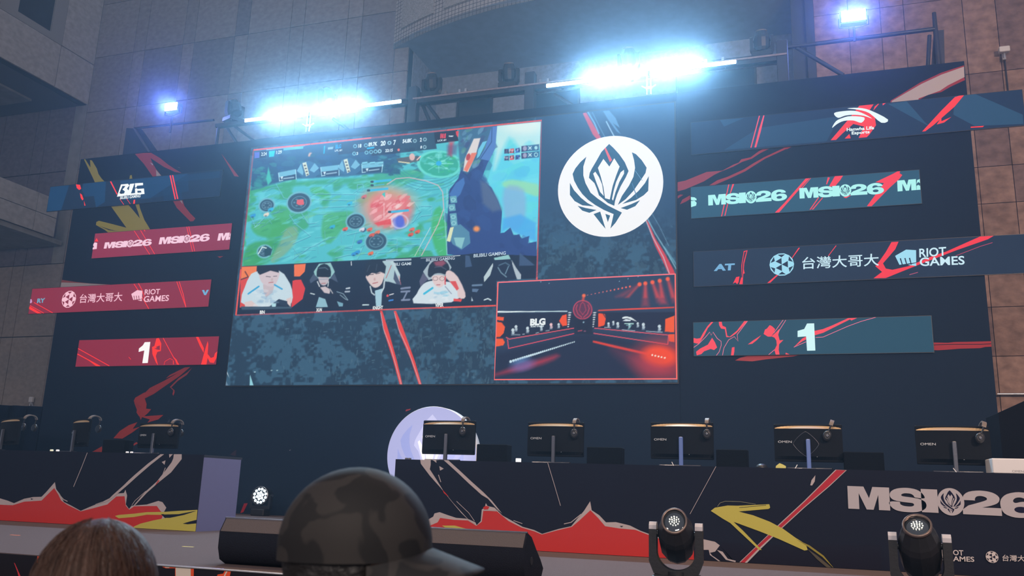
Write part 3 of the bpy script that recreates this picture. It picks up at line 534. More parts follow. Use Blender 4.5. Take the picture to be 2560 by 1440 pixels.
    c.line(D(185,560, 215,500), 4, (150, 165, 195), .8); c.poly(D(770,145, 810,150, 835,250, 770,260), (70, 96, 134), .8); c.poly(D(1285,120, 1320,150, 1430,240, 1280,245), (70, 96, 134), .8); c.line(D(350,172, 720,148), 1.4, (210, 225, 235)); c.line(C(1205,205, 1208,240), 2, (225, 235, 240))
    # ---- inset view of the arena
    c.clip = np.clip(.5-c.sd((slice(0, c.h), slice(0, c.w)), [(1244, 705), (1688, 685), (1692, 949), (1236, 949)]), 0, 1)
    c.poly([(1240, 700), (1692, 680), (1696, 955), (1232, 955)], (40, 58, 86)); c.poly(E(190,560, 1040,545, 2190,540, 2190,760, 1280,720, 300,830, 185,830), (26, 36, 60), 1, 4); c.poly(E(170,1000, 400,950, 1060,780, 1270,780, 2190,950, 2200,1290, 160,1290), (28, 40, 66), 1, 20)
    c.line(E(200,538, 980,532), 2.2, (215, 245, 250))
    for k in range(26): t = k/26; c.ell(*E(205+t*420, 538-t*2)[0], 2.3-1.2*t, 2.2-1.0*t, (232, 250, 252))
    for k in range(33): t = (k/32)**.9; c.ell(*E(345+t*715, 1098-t*222)[0], 3.4-1.9*t, 3.6-2.0*t, (214, 242, 252))
    c.poly(E(200,1230, 420,1150, 860,1020, 830,1075, 560,1170, 190,1250), (196, 50, 72), .85, 14, 2); c.ell(*E(480, 1140)[0], 30, 14, (120, 110, 180), .7, 12, -.25); c.ell(*E(450, 1090)[0], 22, 5, (90, 150, 200), .5, 6, -.3)
    c.poly(E(185,590, 270,600, 262,640, 190,630), (250, 90, 36)); c.poly(E(185,650, 245,660, 282,710, 265,780, 225,820, 180,822), (250, 92, 34)); c.poly(E(180,840, 255,840, 280,880, 262,915, 178,930), (250, 92, 34))
    c.poly(E(975,565, 978,690, 930,700, 890,640, 925,580), (250, 84, 34)); c.poly(E(1330,555, 1400,560, 1418,600, 1400,690, 1330,710), (250, 84, 34)); c.poly(E(2190,580, 2185,770, 2080,760, 2085,620), (250, 92, 34)); c.poly(E(2120,790, 2190,790, 2190,880, 2125,870), (250, 92, 34)); c.line(E(1385,560, 1418,610), 2, (30, 34, 56))
    c.line(E(1335,523, 2180,487), 3.2, (240, 76, 52)); c.line(E(295,825, 330,845, 1055,722), 2, (248, 96, 110)); c.line(E(310,850, 322,950, 1060,782), 2, (246, 84, 104)); c.line(E(1290,722, 2120,800, 2115,900), 2, (248, 96, 110)); c.line(E(1280,780, 2115,905), 2, (246, 90, 104))
    c.poly(E(1270,862, 1310,868, 1890,1000, 1880,1025, 1500,940, 1270,882), (240, 66, 44), .95, 3)
    c.ell(*E(2040, 1060)[0], 62, 46, (230, 60, 60), .75, 46); c.ell(*E(2020, 1035)[0], 42, 24, (252, 76, 34), 1, 14, .12); c.poly(E(1500,960, 1900,1040, 2190,1180, 2200,1285, 1850,1285, 1650,1100), (190, 60, 80), .5, 40)
    for k in range(5): c.ell(*E(1938+k*35, 1024+k*8)[0], 2.2, 2.2, (255, 240, 225))
    c.ell(*E(1155, 515)[0], 23, 23, (96, 46, 76), 1, 2); c.ell(*E(1155, 515)[0], 23, 23, (214, 70, 96), .9, 1.5, 0, 2.5)
    for sg in (-1, 1):
        c.line(E(1155+sg*10,600, 1155+sg*55,560, 1155+sg*75,500, 1155+sg*60,460), 2.4, (206, 70, 92), .8); c.line(E(1155,570, 1155+sg*38,520, 1155+sg*20,450, 1155,430), 2, (196, 66, 90), .7)
    c.line(E(1160,400, 1170,355), 6, (236, 76, 50), .8, 4)
    c.ell(*E(1168, 355)[0], 4.5, 4, (250, 110, 60), 1, 3)
    for k in range(12): t = k/12; c.ell(*E(1210+t*520, 350-t*105)[0], 1+t*1.6, 1+t*1.6, (248, 130-t*30, 130-t*60), 1, 1.5)
    for k, (x, y, dx) in enumerate(((1795, 228, -280), (1860, 218, 0), (1940, 205, 120), (2022, 188, 60), (2112, 168, 120))):
        c.poly(E(x-12,y, x+12,y, x+dx*.8+44,480-abs(dx)*.4, x+dx*.8-44,480-abs(dx)*.4), (214, 66, 78), .5, 12); c.poly(E(x-10,y, x+10,y, x+dx*.5+22,380, x+dx*.5-22,380), (236, 72, 70), .6, 6); c.ell(*E(x, y)[0], 5, 5, (252, 96, 56), 1, 3)
    for x in (1010, 1290):
        for k in range(7): c.ell(*E(x-3*k, 548+k*26)[0], 4.2-k*.35, 1.6, (220, 230, 235))
    c.poly(E(1060,625, 1265,625, 1265,790, 1060,790), (24, 34, 56), .9, 3); c.line(E(1105,755, 1145,748), 2.5, (180, 70, 90)); c.ell(*E(1180, 756)[0], 3, 1.6, (130, 80, 110)); c.ell(*E(1165, 655)[0], 2, 2, (150, 190, 210))
    def fig(x, y, s_, lean=0, col=(206, 224, 232)):
        c.ell(*E(x, y-22*s_)[0], 3.2*s_, 3.6*s_, col); c.poly(E(x-16*s_,y+28*s_, x-12*s_+lean,y-8*s_, x+12*s_+lean,y-8*s_, x+14*s_,y+28*s_), (120, 140, 160), .9); c.ell(*E(x+4, y+4)[0], 3*s_, 3*s_, col, .7)
    for a_ in ((370, 770, 1.2), (405, 730, 1.1), (535, 748, 1.15), (690, 728, 1), (800, 706, 1.1, 0, (246, 200, 205)), (885, 700, .9), (1445, 690, .9), (1500, 670, .8), (1550, 695, 1.1), (1680, 700, .9), (1775, 690, .9), (1838, 708, 1.2), (2018, 728, 1.2)): fig(*a_)
    for x0, x1, y0, y1 in ((390, 450, 796, 796), (480, 500, 790, 788), (630, 660, 778, 770), (740, 780, 752, 748), (1400, 1470, 712, 716), (1600, 1740, 740, 752), (1870, 2050, 757, 768)): c.line(E(x0,y0, x1,y1), 2, (190, 210, 220), .8)
    c.poly(E(1600,600, 1640,588, 1700,600, 1770,650, 1700,625, 1660,610, 1600,615), (230, 244, 248)); c.poly(E(1600,640, 1640,620, 1700,628, 1690,645), (220, 236, 244)); c.line(E(1630,670, 1725,672), 2.5, (180, 230, 225)); c.line(E(1650,690, 1700,690, 1670,730), 3, (120, 190, 190), .7)
    for x, y in ((684, 201), (778, 218), (1568, 195), (1666, 166), (1780, 140)): c.ell(*E(x, y)[0], 1.2, 1.2, (150, 200, 220))
    c.clip = None
    return c
# ================================================================ THE SETTING
gm = mat('paving', (.16, .15, .15), .8, bump=.3, scale=8, vary=.3)
b = MB(); b.box((-30, -12, -.2), (18, 24, 0)); b.build('ground', gm, kind='structure')
concrete = mat('concrete_panels', (.3, .3, .3), .85, bump=.3, scale=7, vary=.2, attr=True, stretch=(1, 1, 1.4))
concrete2 = mat('stained_concrete_panels', (.3, .3, .3), .9, bump=.9, scale=5, vary=.42, attr=True, stretch=(1, 1, 1.3))
def panel_wall(name, ox, xs, zs, colf, plane='Y', depth=.25, skip=None, gap=.012, pm=None):
    """real slabs with open joints in front of a dark backing; plane 'Y': xs along X, plane 'X': xs along Y"""
    v, f, c = [], [], []
    def bx(a0, a1, z0, z1, d0, d1, col):
        k = len(v)
        q = [(a0, d1), (a1, d1), (a1, d0), (a0, d0)]
        for z in (z0, z1):
            for a_, d_ in q: v.append((a_, ox+d_, z) if plane == 'Y' else (ox-d_, a_, z))
        F6 = [(0, 1, 2, 3), (7, 6, 5, 4), (3, 2, 6, 7), (2, 1, 5, 6), (1, 0, 4, 5), (0, 3, 7, 4)]
        if plane == 'X': F6 = [t[::-1] for t in F6]
        f.extend(tuple(i+k for i in t) for t in F6); c.extend([col]*6)
    bx(xs[0], xs[-1], zs[0], zs[-1], .05, depth, (.02, .02, .025))
    for i in range(len(xs)-1):
        for j in range(len(zs)-1):
            if skip and skip((xs[i]+xs[i+1])/2, (zs[j]+zs[j+1])/2): continue
            bx(xs[i]+gap, xs[i+1]-gap, zs[j]+gap, zs[j+1]-gap, 0, .06, colf(i, j, (xs[i]+xs[i+1])/2, (zs[j]+zs[j+1])/2))
    me = bpy.data.meshes.new(name); me.from_pydata(v, [], f)
    a = me.color_attributes.new('Col', 'FLOAT_COLOR', 'CORNER')
    a.data.foreach_set('color', np.concatenate([np.repeat(np.array(c), 4, 0), np.ones((len(c)*4, 1))], 1).astype(np.float32).ravel())
    me.materials.append(pm or concrete); me.update(); o = bpy.data.objects.new(name, me); COL.objects.link(o); o['kind'] = 'structure'; return o
def colf(i, j, x, z):
    R = random.Random(i*131+j*17); k = R.uniform(.88, 1.08)
    if z > EYE+7.5: b_ = (.30, .285, .285)
    else: b_ = (.31, .265, .235)
    if x > .5: b_ = (.36, .24, .195)
    if R.random() < .16: b_ = (b_[0]*.72, b_[1]*.74, b_[2]*.84)
    return tuple(q*k for q in b_)
xs = [-18.26]; x = -18.26
seq = [1.31, .39, 1.25, .37, 1.28, .41, 1.27, .40, 1.26, .41, .95, .4]
for s_ in seq: x += s_; xs.append(x)
xsl = [q for q in xs if q < -8.6]+[-8.58]
ZS = [0, EYE, EYE+1.5, EYE+3.45, EYE+5.4, EYE+8.02, EYE+9.67, EYE+11.32, EYE+12.97, EYE+14.6, EYE+16.3]
ZR = [0, EYE, EYE+1.3, EYE+2.56, EYE+3.45, EYE+5.4, EYE+6.12, EYE+8.02, EYE+9.67, EYE+11.32, EYE+12.97, EYE+14.6, EYE+16.3]
panel_wall('wall_back', FACADE, xsl, ZS, colf, gap=.008)
panel_wall('wall_back_right', FACADE, [.62, 1.28, 1.88, 2.31, 3.36, 3.93, 5.2, 5.8, 7.2, 8.4], ZR, colf, pm=concrete2, gap=.006)
panel_wall('wall_back_far_left', FACADE+.02, [-27, -25.4, -24.9, -23.3, -22.8, -21.2, -20.0, -19.6, -18.27], ZS[:6]+[EYE+10.1], lambda i, j, x, z: (.19, .18, .22) if z > EYE+5.4 else (.36, .32, .29))
# recess under the canopy: its back wall with dark openings
wb = mat('blue_lit_render', (.30, .36, .45), .85, bump=.2, scale=12, vary=.2)  # bluish base colour stands in for the veil of the lamps
b = MB(); b.box((-9.0, 18.7, 0), (.7, 18.9, EYE+10.3)); b.box((-8.9, FACADE+.26, 0), (-8.56, 18.7, EYE+10.29)); b.box((.3, FACADE+.26, 0), (.62, 18.7, EYE+10.29)); b.build('wall_recess', wb, kind='structure')
dk = mat('dark_column_cladding', (.035, .05, .07), .5, bump=.1, scale=10)
b = MB(); b.box((.18, FACADE-.05, 0), (.40, FACADE+.3, EYE+16.2)); b.build('trim_1', dk, kind='structure')
b = MB(); b.box((.40, FACADE+.05, 0), (.46, FACADE+.3, EYE+16.2)); b.box((.46, FACADE-.05, 0), (.62, FACADE+.3, EYE+16.2)); b.build('trim_2', dk, kind='structure')
glass = mat('dark_glass', (.02, .045, .08), .12, spec=.8, bump=.02, scale=3)
def window(n, a, c_, y=18.69):
    A_ = onY(a, y); B_ = onY(c_, y); b = MB(); w = .05
    x0, x1, z0, z1 = A_.x, B_.x, B_.z, A_.z
    for q in (((x0, y-.06, z0), (x0+w, y, z1)), ((x1-w, y-.06, z0), (x1, y, z1)), ((x0+w, y-.06, z0), (x1-w, y, z0+w)), ((x0+w, y-.06, z1-w), (x1-w, y, z1))): b.box(*q)
    o = b.build(f'window_{n}', M['steel'], kind='structure'); b = MB(); b.box((x0+w, y-.03, z0+w), (x1-w, y, z1-w)); b.build('pane', glass, o)
window(1, (1145, 243), (1231, 296)); window(2, (1338, 234), (1450, 275)); window(3, (1690, 165), (1893, 225)); window(4, (1020, 240), (1048, 330))
# canopy with a tiled curved front
cx, R_, z0 = -4.4, 9.62, EYE+10.29; cy = FACADE-1.17+R_
tm = bpy.data.materials.new('small_square_tiles'); tm.use_nodes = True; nt = tm.node_tree; n = nt.nodes
bt = n.new('ShaderNodeTexBrick'); bt.offset = 0; bt.inputs['Scale'].default_value = 1; bt.inputs['Brick Width'].default_value = .1; bt.inputs['Row Height'].default_value = .1
bt.inputs['Mortar Size'].default_value = .008; bt.inputs['Color1'].default_value = (.46, .44, .42, 1); bt.inputs['Color2'].default_value = (.40, .39, .38, 1); bt.inputs['Mortar'].default_value = (.09, .09, .10, 1)
uvn = n.new('ShaderNodeUVMap'); nt.links.new(uvn.outputs[0], bt.inputs['Vector']); nt.links.new(bt.outputs['Color'], n['Principled BSDF'].inputs['Base Color']); n['Principled BSDF'].inputs['Roughness'].default_value = .6
bm = []; K = 60; hh = math.asin(4.61/R_); P_ = [(cx+R_*math.sin(-hh+2*hh*i/K), cy-R_*math.cos(-hh+2*hh*i/K)) for i in range(K+1)]
v = []; f = []; 
for z in (z0, z0+3.4):
    v += [(x, y, z) for x, y in P_]
f = [(i, i+1, K+2+i, K+1+i) for i in range(K)]
me = bpy.data.meshes.new('canopy_fascia'); me.from_pydata(v, [], f); uv = me.uv_layers.new()
for p in me.polygons:
    for li, vi in zip(p.loop_indices, p.vertices): uv.data[li].uv = ((vi % (K+1))*2*hh*R_/K, me.vertices[vi].co.z-z0)
me.materials.append(tm); cf = bpy.data.objects.new('trim_3', me); COL.objects.link(cf); cf['kind'] = 'structure'
rough = mat('rough_rendered_infill', (.42, .42, .41), .95, bump=1, scale=26, vary=.3)
b = MB()   # rough infill fields set in the tile
for i0, i1 in ((2, 9), (11, 18), (20, 27), (29, 36), (38, 45)):
    rg = [[(cx+(R_+d)*math.sin(-hh+2*hh*i/K), cy-(R_+d)*math.cos(-hh+2*hh*i/K), z) for d, z in ((0, z0+.42), (.03, z0+.42), (.03, z0+3.2), (0, z0+3.2))] for i in range(i0, i1+1)]
    b.loft(rg, False)
o = b.build('rough_infill', rough); o.parent = cf
sf = mat('blue_lit_soffit', (.36, .47, .60), .7, bump=.08, scale=5, vary=.08)  # blue base colour imitates stage light from below
b = MB(); poly = [(x, y) for x, y in P_]+[(P_[-1][0], 18.7), (P_[0][0], 18.7)]
b.loft([[(x, y, z0) for x, y in poly], [(x, y, z0+.15) for x, y in poly]]); b.build('ceiling', sf, kind='structure')
b = MB(); pf = poly; b.loft([[(x, y, z0+3.3) for x, y in poly], [(x, y, z0+3.5) for x, y in poly]]); b.build('trim_4', sf, kind='structure')
# left wing of the building: upper volume with a window, lower volume
XW = -18.26
def cw(i, j, x, z): k = random.Random(i*7+j*3).uniform(.95, 1.05); return (.52*k, .51*k, .50*k)
wy0, wy1, wz0 = 12.45, 15.48, EYE+11.29
panel_wall('wall_left', XW, [7.5, 9.8, 12.1, 13.95, 15.48+.38, 17.0], [EYE+9.9, EYE+11.1, EYE+13.6, EYE+16.2], cw, 'X', skip=lambda y, z: 13.95 < y < 15.8 and EYE+11.1 < z < EYE+13.6)
b = MB(); b.box((XW-.10, 13.95, EYE+11.1), (XW, 14.45, EYE+13.6)); b.box((XW-.10, 15.48, EYE+11.1), (XW, 15.86, EYE+13.6)); b.box((XW-.10, 14.45, EYE+11.1), (XW, 15.48, EYE+11.29)); b.box((XW-.10, 14.45, EYE+13.3), (XW, 15.48, EYE+13.6))
o = b.build('window_5', mat('window_surround', (.33, .33, .33), .7, bump=.1), kind='structure')
b = MB(); b.box((XW-.09, 14.45, EYE+11.29), (XW-.06, 15.48, EYE+13.3)); b.build('pane', glass, o)
soff = mat('grey_soffit', (.30, .31, .31), .8, bump=.15, scale=3, vary=.25)
b = MB(); b.box((-27, 7.5, EYE+9.9), (XW-.26, 16.98, EYE+10.1)); b.build('trim_5', mat('beam_underside', (.13, .14, .17), .8, bump=.1), kind='structure')
b = MB(); b.box((-27, 8, EYE+9.84), (XW-1.25, 16.3, EYE+9.9)); b.build('trim_6', soff, kind='structure')
LT = onX((147, 505), XW); LBm = onX((137, 595), XW)
yz = [onX(p, XW) for p in ((0, 440), (125, 492), (137, 595), (25, 567))]
panel_wall('wall_left_lower', XW+.02, [8.5, 10.6, 12.6, 14.2, 15.9, LT.y-.0], [yz[2].z, (yz[2].z+yz[1].z)/2, yz[1].z], lambda i, j, x, z: (.46, .47, .48), 'X', gap=.008, depth=.4)
b = MB(); b.box((-27, 8.5, yz[2].z-.12), (XW-.05, 16.9, yz[2].z)); b.build('trim_7', soff, kind='structure')
b = MB(); b.box((XW-.40, FACADE-.01, EYE+5.4), (XW-.005, FACADE+.3, EYE+16.3)); b.build('trim_8', soff, kind='structure')
b = MB(); b.box((-27.2, FACADE-.02, EYE+9.95), (XW-.3, FACADE+.3, EYE+10.4)); b.build('trim_9', soff, kind='structure')
# ---- small fittings on the building
t = empty('floodlight', onY((2509, 128), FACADE-.12), 'small white floodlight fixed high on the brown concrete wall at the right', 'floodlight')
b = MB(); b.box((-.09, -.10, -.05), (.09, .02, .06), bev=.01); b.build('housing', M['white'], t)
b = MB(); b.box((-.03, 0, -.17), (.03, .11, -.04)); b.tube((0, -.02, -.15), (0, -.02, -.04), .02); b.build('bracket', M['chrome'], t)
p0 = onY((2512, 150), FACADE-.03); p1 = onY((2526, 300), FACADE-.03)
b = MB(); b.tube(p0, (p0.x, p0.y, p1.z), .012); tag(b.build('conduit', M['steel']), 'thin dark conduit running down the wall below the white floodlight', 'conduit')
t = empty('wall_socket_box', onY((78, 999), FACADE-.06), 'small pale metal box on the concrete wall left of the stage backdrop', 'electrical box')
b = MB(); b.box((-.06, -.03, -.07), (.06, .04, .07), bev=.01); b.build('box_body', M['white'], t)
b = MB(); b.path([(0, 0, -.07), (-.02, 0, -.2), (-.02, 0, -.26)], .015); b.path([(.03, 0, -.07), (.08, 0, -.16), (.16, 0, -.17), (.16, 0, -.26)], .012); b.build('pipe', M['chrome'], t)
q = onY((2538, 985), FACADE-.1); b = MB(); b.tube((q.x-.28, q.y, q.z), (q.x+1, q.y, q.z+.0), .018); tag(b.build('rail', M['chrome']), 'short pale horizontal rail on the wall beyond the right end of the stage', 'rail')

# ================================================================ STAGE
deckm = mat('grey_carpet_deck', (.102, .070, .070), .92, bump=.25, scale=90, vary=.18)
st = empty('stage_platform', (0, DECK_FRONT, 0), 'wide raised stage with a grey carpeted deck and printed black front', 'stage')
def kid(o, p): o.parent = p; o.matrix_parent_inverse = Matrix.Translation(p.location).inverted() if not p.rotation_euler.z else p.matrix_world.inverted(); return o
b = MB(); b.box((-15.5, DECK_FRONT, STAGE-.12), (6.5, 15.2, STAGE)); kid(b.build('deck', deckm), st)
a = Art(DECK_FRONT-.01, (-15.5, 6.5, .02, STAGE-.005)); a.box(-15.5, 6.5, .02, STAGE-.005, .6, (.012, .012, .018))
Zf = zc(0, 1280, 8); Zg = zc(360, 1280, 6.4)
a.poly(Zf(280,1010, 300,1030, 410,1280, 440,1400, 400,1400, 350,1200), (205, 60, 70)); a.poly(Zf(750,865, 860,880, 850,1100, 800,1200, 740,1000), (214, 84, 60))
a.poly(Zg(270,850, 800,870, 795,1100, 500,1100, 500,900, 350,900, 300,880), (222, 84, 50)); a.poly(Zg(330,852, 750,872, 750,1100, 512,1100, 508,880, 430,870, 400,895, 340,888), (206, 196, 182))
a.poly(Zg(1330,903, 1400,905, 1390,960, 1360,1100, 1150,1100, 1180,1000, 1270,985, 1300,920), (222, 84, 50)); a.poly(Zg(1335,910, 1365,910, 1310,1000, 1290,1100, 1260,1100, 1290,1000), (206, 196, 182))
kid(a.build('printed_front', M['print']), st)
b = MB(); b.tube((-4.6, DECK_FRONT-.012, STAGE-.006), (6.5, DECK_FRONT-.012, STAGE-.006), .008, n=6); kid(b.build('edge_trim', M['chrome']), st)
# tape marks
for (p, ln, col, lb) in (((38, 1338), .11, (.9, .25, .12), 'short orange tape mark on the grey deck'), ((470, 1367), .11, (.9, .8, .25), 'short yellow tape mark on the grey deck')):
    q = onZ(p, STAGE); b = MB(); b.box((q.x-ln/2, q.y-.012, STAGE), (q.x+ln/2, q.y+.012, STAGE+.002))
    tag(b.build('tape_mark', mat('tape', col, .5, bump=.02)), lb, 'tape')

# ---------------------------------------------------------------- backdrop
NAVY = (.010, .020, .042); RED = (178, 62, 66); YEL = (188, 178, 66); PALE = (196, 186, 184)
bd = empty('stage_backdrop', (0, WALL, STAGE), 'huge dark navy printed backdrop wall with red and yellow brush strokes', 'backdrop')
BX0, BX1, BZ = -14.12, 2.56, EYE+6.44
L4 = zc(0, 360, 4); L5 = zc(0, 660, 4); L6 = zc(0, 980, 3.13)
a = Art(WALL, (BX0, LX0-.03, STAGE, BZ)); a.box(BX0, LX0-.03, STAGE, BZ, .18, NAVY)
a.poly(L4(840,155, 852,152, 905,235, 900,160, 920,165, 950,215, 968,245, 985,300, 1005,330, 1020,350, 1056,384, 1045,440, 975,440, 925,330), YEL)
a.poly(L4(1350,100, 1430,90, 1510,88, 1600,140, 1680,205, 1740,245, 1815,290, 1750,280, 1640,230, 1505,140, 1520,180, 1560,250, 1620,325, 1600,380, 1560,380, 1530,330, 1440,200), RED)
a.poly(L4(1500,185, 1530,200, 1528,215), PALE); a.poly(L4(1560,258, 1620,325, 1600,360, 1565,330), PALE); a.poly(L4(1770,228, 1805,240, 1790,236), PALE); a.poly(L4(1300,315, 1318,310, 1325,350, 1295,350), YEL); a.poly(L4(2215,98, 2390,328, 2345,322, 2280,210), RED)
a.poly(L4(1080,580, 1250,570, 1330,660, 1400,745, 1385,690, 1350,590, 1385,560, 1400,640, 1445,760, 1470,800, 1500,850, 1490,900, 1100,900, 1050,860, 960,810, 965,780, 990,768, 1120,800, 1265,838, 1180,720), YEL)
a.poly(L4(990,818, 1100,855, 1180,872, 1090,862), (40, 50, 70)); a.poly(L4(1715,540, 1820,540, 1845,620, 1900,690, 1955,745, 1935,772, 1905,775, 1860,730, 1770,640), RED); a.poly(L4(1795,560, 1820,565, 1828,600), PALE)
a.poly(L4(2175,1125, 2235,1122, 2200,1140), RED); a.poly(L5(595,155, 760,180, 900,195, 1100,205, 1100,260, 595,260), (168, 84, 78)); a.poly(L5(598,185, 800,190, 1090,208, 1090,260, 598,260), PALE)
a.poly(L5(1850,1035, 1905,1030, 1800,1120, 1640,1230, 1540,1300, 1450,1345, 1468,1400, 1465,1440, 1410,1560, 1380,1480, 1345,1390, 1345,1360, 1430,1310, 1500,1240, 1650,1165, 1790,1085, 1660,1145, 1700,1110), (168, 60, 62)); a.poly(L5(1880,1080, 1925,1035, 1870,1110, 1780,1170, 1715,1235, 1750,1265, 1735,1318, 1730,1290, 1735,1265, 1700,1230, 1790,1140), (160, 66, 68))
a.poly(L6(1200,0, 1130,45, 1150,95, 1140,130, 1185,135, 1160,165, 1130,190, 1280,180, 1240,215, 1155,240, 1175,215, 1090,190, 1070,160, 1075,130, 1115,115, 1048,72, 1060,45, 1130,5), (176, 62, 60)); a.poly(L6(1078,236, 1040,290, 1098,272, 1040,315, 960,365, 890,362, 940,305, 1010,260), (178, 64, 58)); a.poly(L6(725,468, 800,425, 805,470), (178, 64, 58)); a.poly(L6(985,445, 1070,392, 1082,402, 1040,425), (178, 64, 58)); a.poly(L6(1360,0, 1370,0, 1358,30, 1352,15), RED)
a.poly(L6(1310,238, 1332,208, 1328,238), (70, 80, 96)); kid(a.build('left_panel', M['print']), bd)
a = Art(WALL-.02, (LX0-.03, LX1+.03, STAGE, BZ)); a.box(LX0-.03, LX1+.03, STAGE, BZ, .20, NAVY)
R8 = zc(500, 980, 3.13)
a.poly(R8(1608,152, 1612,138, 1652,130, 1640,142), RED); a.poly(R8(262,560, 290,560, 285,640, 262,685, 255,640), (130, 46, 56)); a.poly(R8(345,872, 374,870, 340,940, 316,947), (170, 40, 52)); a.poly(R8(700,455, 712,450, 702,460), PALE); a.poly(R8(235,490, 285,450, 280,500, 250,495), (60, 50, 66)); kid(a.build('centre_panel', M['print']), bd)
a = Art(WALL, (LX1+.03, BX1, STAGE, BZ)); a.box(LX1+.03, BX1, STAGE, BZ, .18, NAVY)
Q3 = zc(1500, 0, 3); Q4 = zc(1680, 380, 4.236); Q5 = zc(1920, 0, 3); Q6 = zc(1680, 700, 4.236); Q7 = zc(2120, 700, 4.236)
a.poly(Q5(920,755, 1140,620, 1300,545, 1470,490, 1472,580, 1478,600, 1370,650, 1300,690, 1200,712, 1130,750, 1100,900, 900,900), (160, 58, 62)); a.poly(Q5(930,757, 1150,630, 1300,560, 1470,500, 1474,578, 1350,640, 1290,680, 1130,738, 1100,890, 900,890), (190, 180, 178))
a.poly(Q3(565,1370, 640,1355, 800,1290, 920,1280, 860,1310, 780,1360, 640,1420, 565,1440), (168, 70, 82)); a.poly(Q3(900,1290, 1000,1235, 1040,1220, 1060,1195, 1130,1180, 1190,1135, 1270,1095, 1490,1075, 1400,1120, 1380,1108, 1290,1105, 1200,1150, 1140,1190, 1065,1215, 1000,1250), (168, 62, 70))
a.poly(Q3(820,1390, 880,1352, 960,1325, 1080,1270, 1150,1225, 1230,1180, 1380,1110, 1440,1085, 1440,1098, 1240,1190, 1160,1240, 1090,1285, 960,1345, 860,1388), (168, 62, 70))
a.poly(Q4(50,470, 90,450, 120,455, 80,480, 55,500), (160, 60, 74)); a.poly(Q4(85,555, 110,505, 190,460, 225,480, 150,525), (160, 60, 74))
a.poly(Q6(668,852, 720,825, 820,800, 1200,785, 1380,790, 1280,810, 1000,840, 850,862), (176, 76, 80)); a.poly(Q7(880,662, 1060,665, 1130,657, 1270,655, 1530,648, 1530,706, 1450,710, 1400,722, 1180,728, 1100,735, 950,745, 880,742), (168, 62, 70)); a.line(Q7(900,688, 1100,682, 1400,682, 1530,675), 1.6, (44, 30, 50))
kid(a.build('right_panel', M['print']), bd)
# ---------------------------------------------------------------- large LED screen
sc = empty('led_screen', (0, LED_Y, LZ0), 'giant central LED video wall showing a game broadcast and a white round emblem', 'video wall')
b = MB(); b.box((LX0-.02, LED_Y+.004, LZ0-.02), (LX1+.02, WALL-.04, LZ1+.02)); kid(b.build('cabinet', M['black']), sc)
cv = paint_screen()
img = np.clip(cv.img, 0, 255)/255; img = np.where(img <= .04045, img/12.92, ((img+.055)/1.055)**2.4)
a = Art(LED_Y-.001); a.grid(img, LX0, LX1, LZ0, LZ1, 0)
for q, w_ in (([(634, 375), (1354, 301), (1342, 699)], 4.2), ([(590, 788), (634, 374)], 4.2), ([(589, 788), (1240, 764)], 4)): a.line(q, w_, (255, 92, 72), step=False)
a.line([(1245, 706), (1688, 685)], 3, (255, 120, 128)); a.line([(1688, 684), (1692, 949)], 3.4, (255, 110, 100)); a.line([(1691, 947), (1236, 949), (1245, 705)], 3.4, (255, 112, 108))
c0 = a.P((513.5/3.1306+1360, 640/3.1306+260)); lf = a.P((1360+110/3.1306, 640/3.1306+260)); tp = a.P((513.5/3.1306+1360, 260+252/3.1306))
rx, rz = c0[0]-lf[0], tp[1]-c0[1]; a.emblem(c0, rx, rz, (255, 255, 255), (46, 94, 124))
a.poly(_e(473,350, 483,340, 533,440, 515,455), (240, 96, 98)); a.line(_e(712,520, 770,600), 1.2, (120, 170, 205)); a.line(_e(690,620, 730,740), 2, (80, 130, 170))
A_ = zc(560, 280, 3.6); B_ = zc(940, 280, 3.6)
def lab(t_, x0, y0, x1, y1, h, z=A_, col=(225, 240, 245), bold=.02):
    p0, p1 = z(x0, y0, x1, y1); a.text(t_, p0, p1, (p0[0]+.6, p0[1]-h/3.6), col, bold)
lab('2:24', 335, 395, 385, 390, 30); lab('1:29', 470, 380, 520, 374, 30); lab('BLG', 1003, 330, 1055, 324, 34, col=(20, 150, 235), bold=.05); lab('LPL #1', 998, 358, 1062, 352, 18)
lab('18', 1208, 322, 1238, 319, 32, bold=.04); lab('89.7K', 1300, 310, 1382, 302, 34, bold=.05); lab('20', 1410, 304, 1455, 299, 42, bold=.05); lab('7', 1525, 296, 1548, 294, 42, bold=.04); lab('3', 1192, 388, 1208, 386, 26, bold=.03); lab('22:15', 1452, 362, 1520, 356, 26, bold=.04)
lab('54.8K', 240, 281, 325, 272, 34, B_, bold=.05); lab('2', 396, 268, 413, 266, 34, B_, bold=.04); lab('8', 400, 330, 415, 328, 24, B_, bold=.04); lab('HLE', 583, 236, 630, 230, 34, B_, (240, 50, 60), 0); lab('LCK #1', 556, 268, 632, 260, 16, B_)
D_ = zc(960, 600, 3.79); C_ = zc(560, 600, 3.79)
lab('BILIBILI GAMING', 850, 166, 1155, 140, 30, D_, (200, 220, 235)); lab('BILIBILI GAMING', 400, 205, 672, 186, 26, D_, (190, 205, 220)); lab('BILI GAMI', 95, 245, 258, 238, 26, D_, (210, 225, 235)); a.line(D_(20,196, 262,186), 4.5, (170, 190, 205))
for x0, y0, x1, y1, t_ in ((342, 701, 388, 699, 'BIN'), (875, 680, 930, 677, 'XUN'), (1412, 660, 1508, 655, 'KNIGHT')): lab(t_, x0, y0, x1, y1, 30, C_, (240, 248, 250), .04)
lab('VIPER', 486, 636, 566, 632, 34, D_, (240, 248, 250), .04)
E_ = zc(1200, 660, 4.5); lab('BLG', 565, 690, 738, 682, 58, E_, (240, 248, 250), .06); lab('BILIBILI GAMING', 572, 714, 720, 708, 14, E_)
kid(a.build('display', M['ledm']), sc)

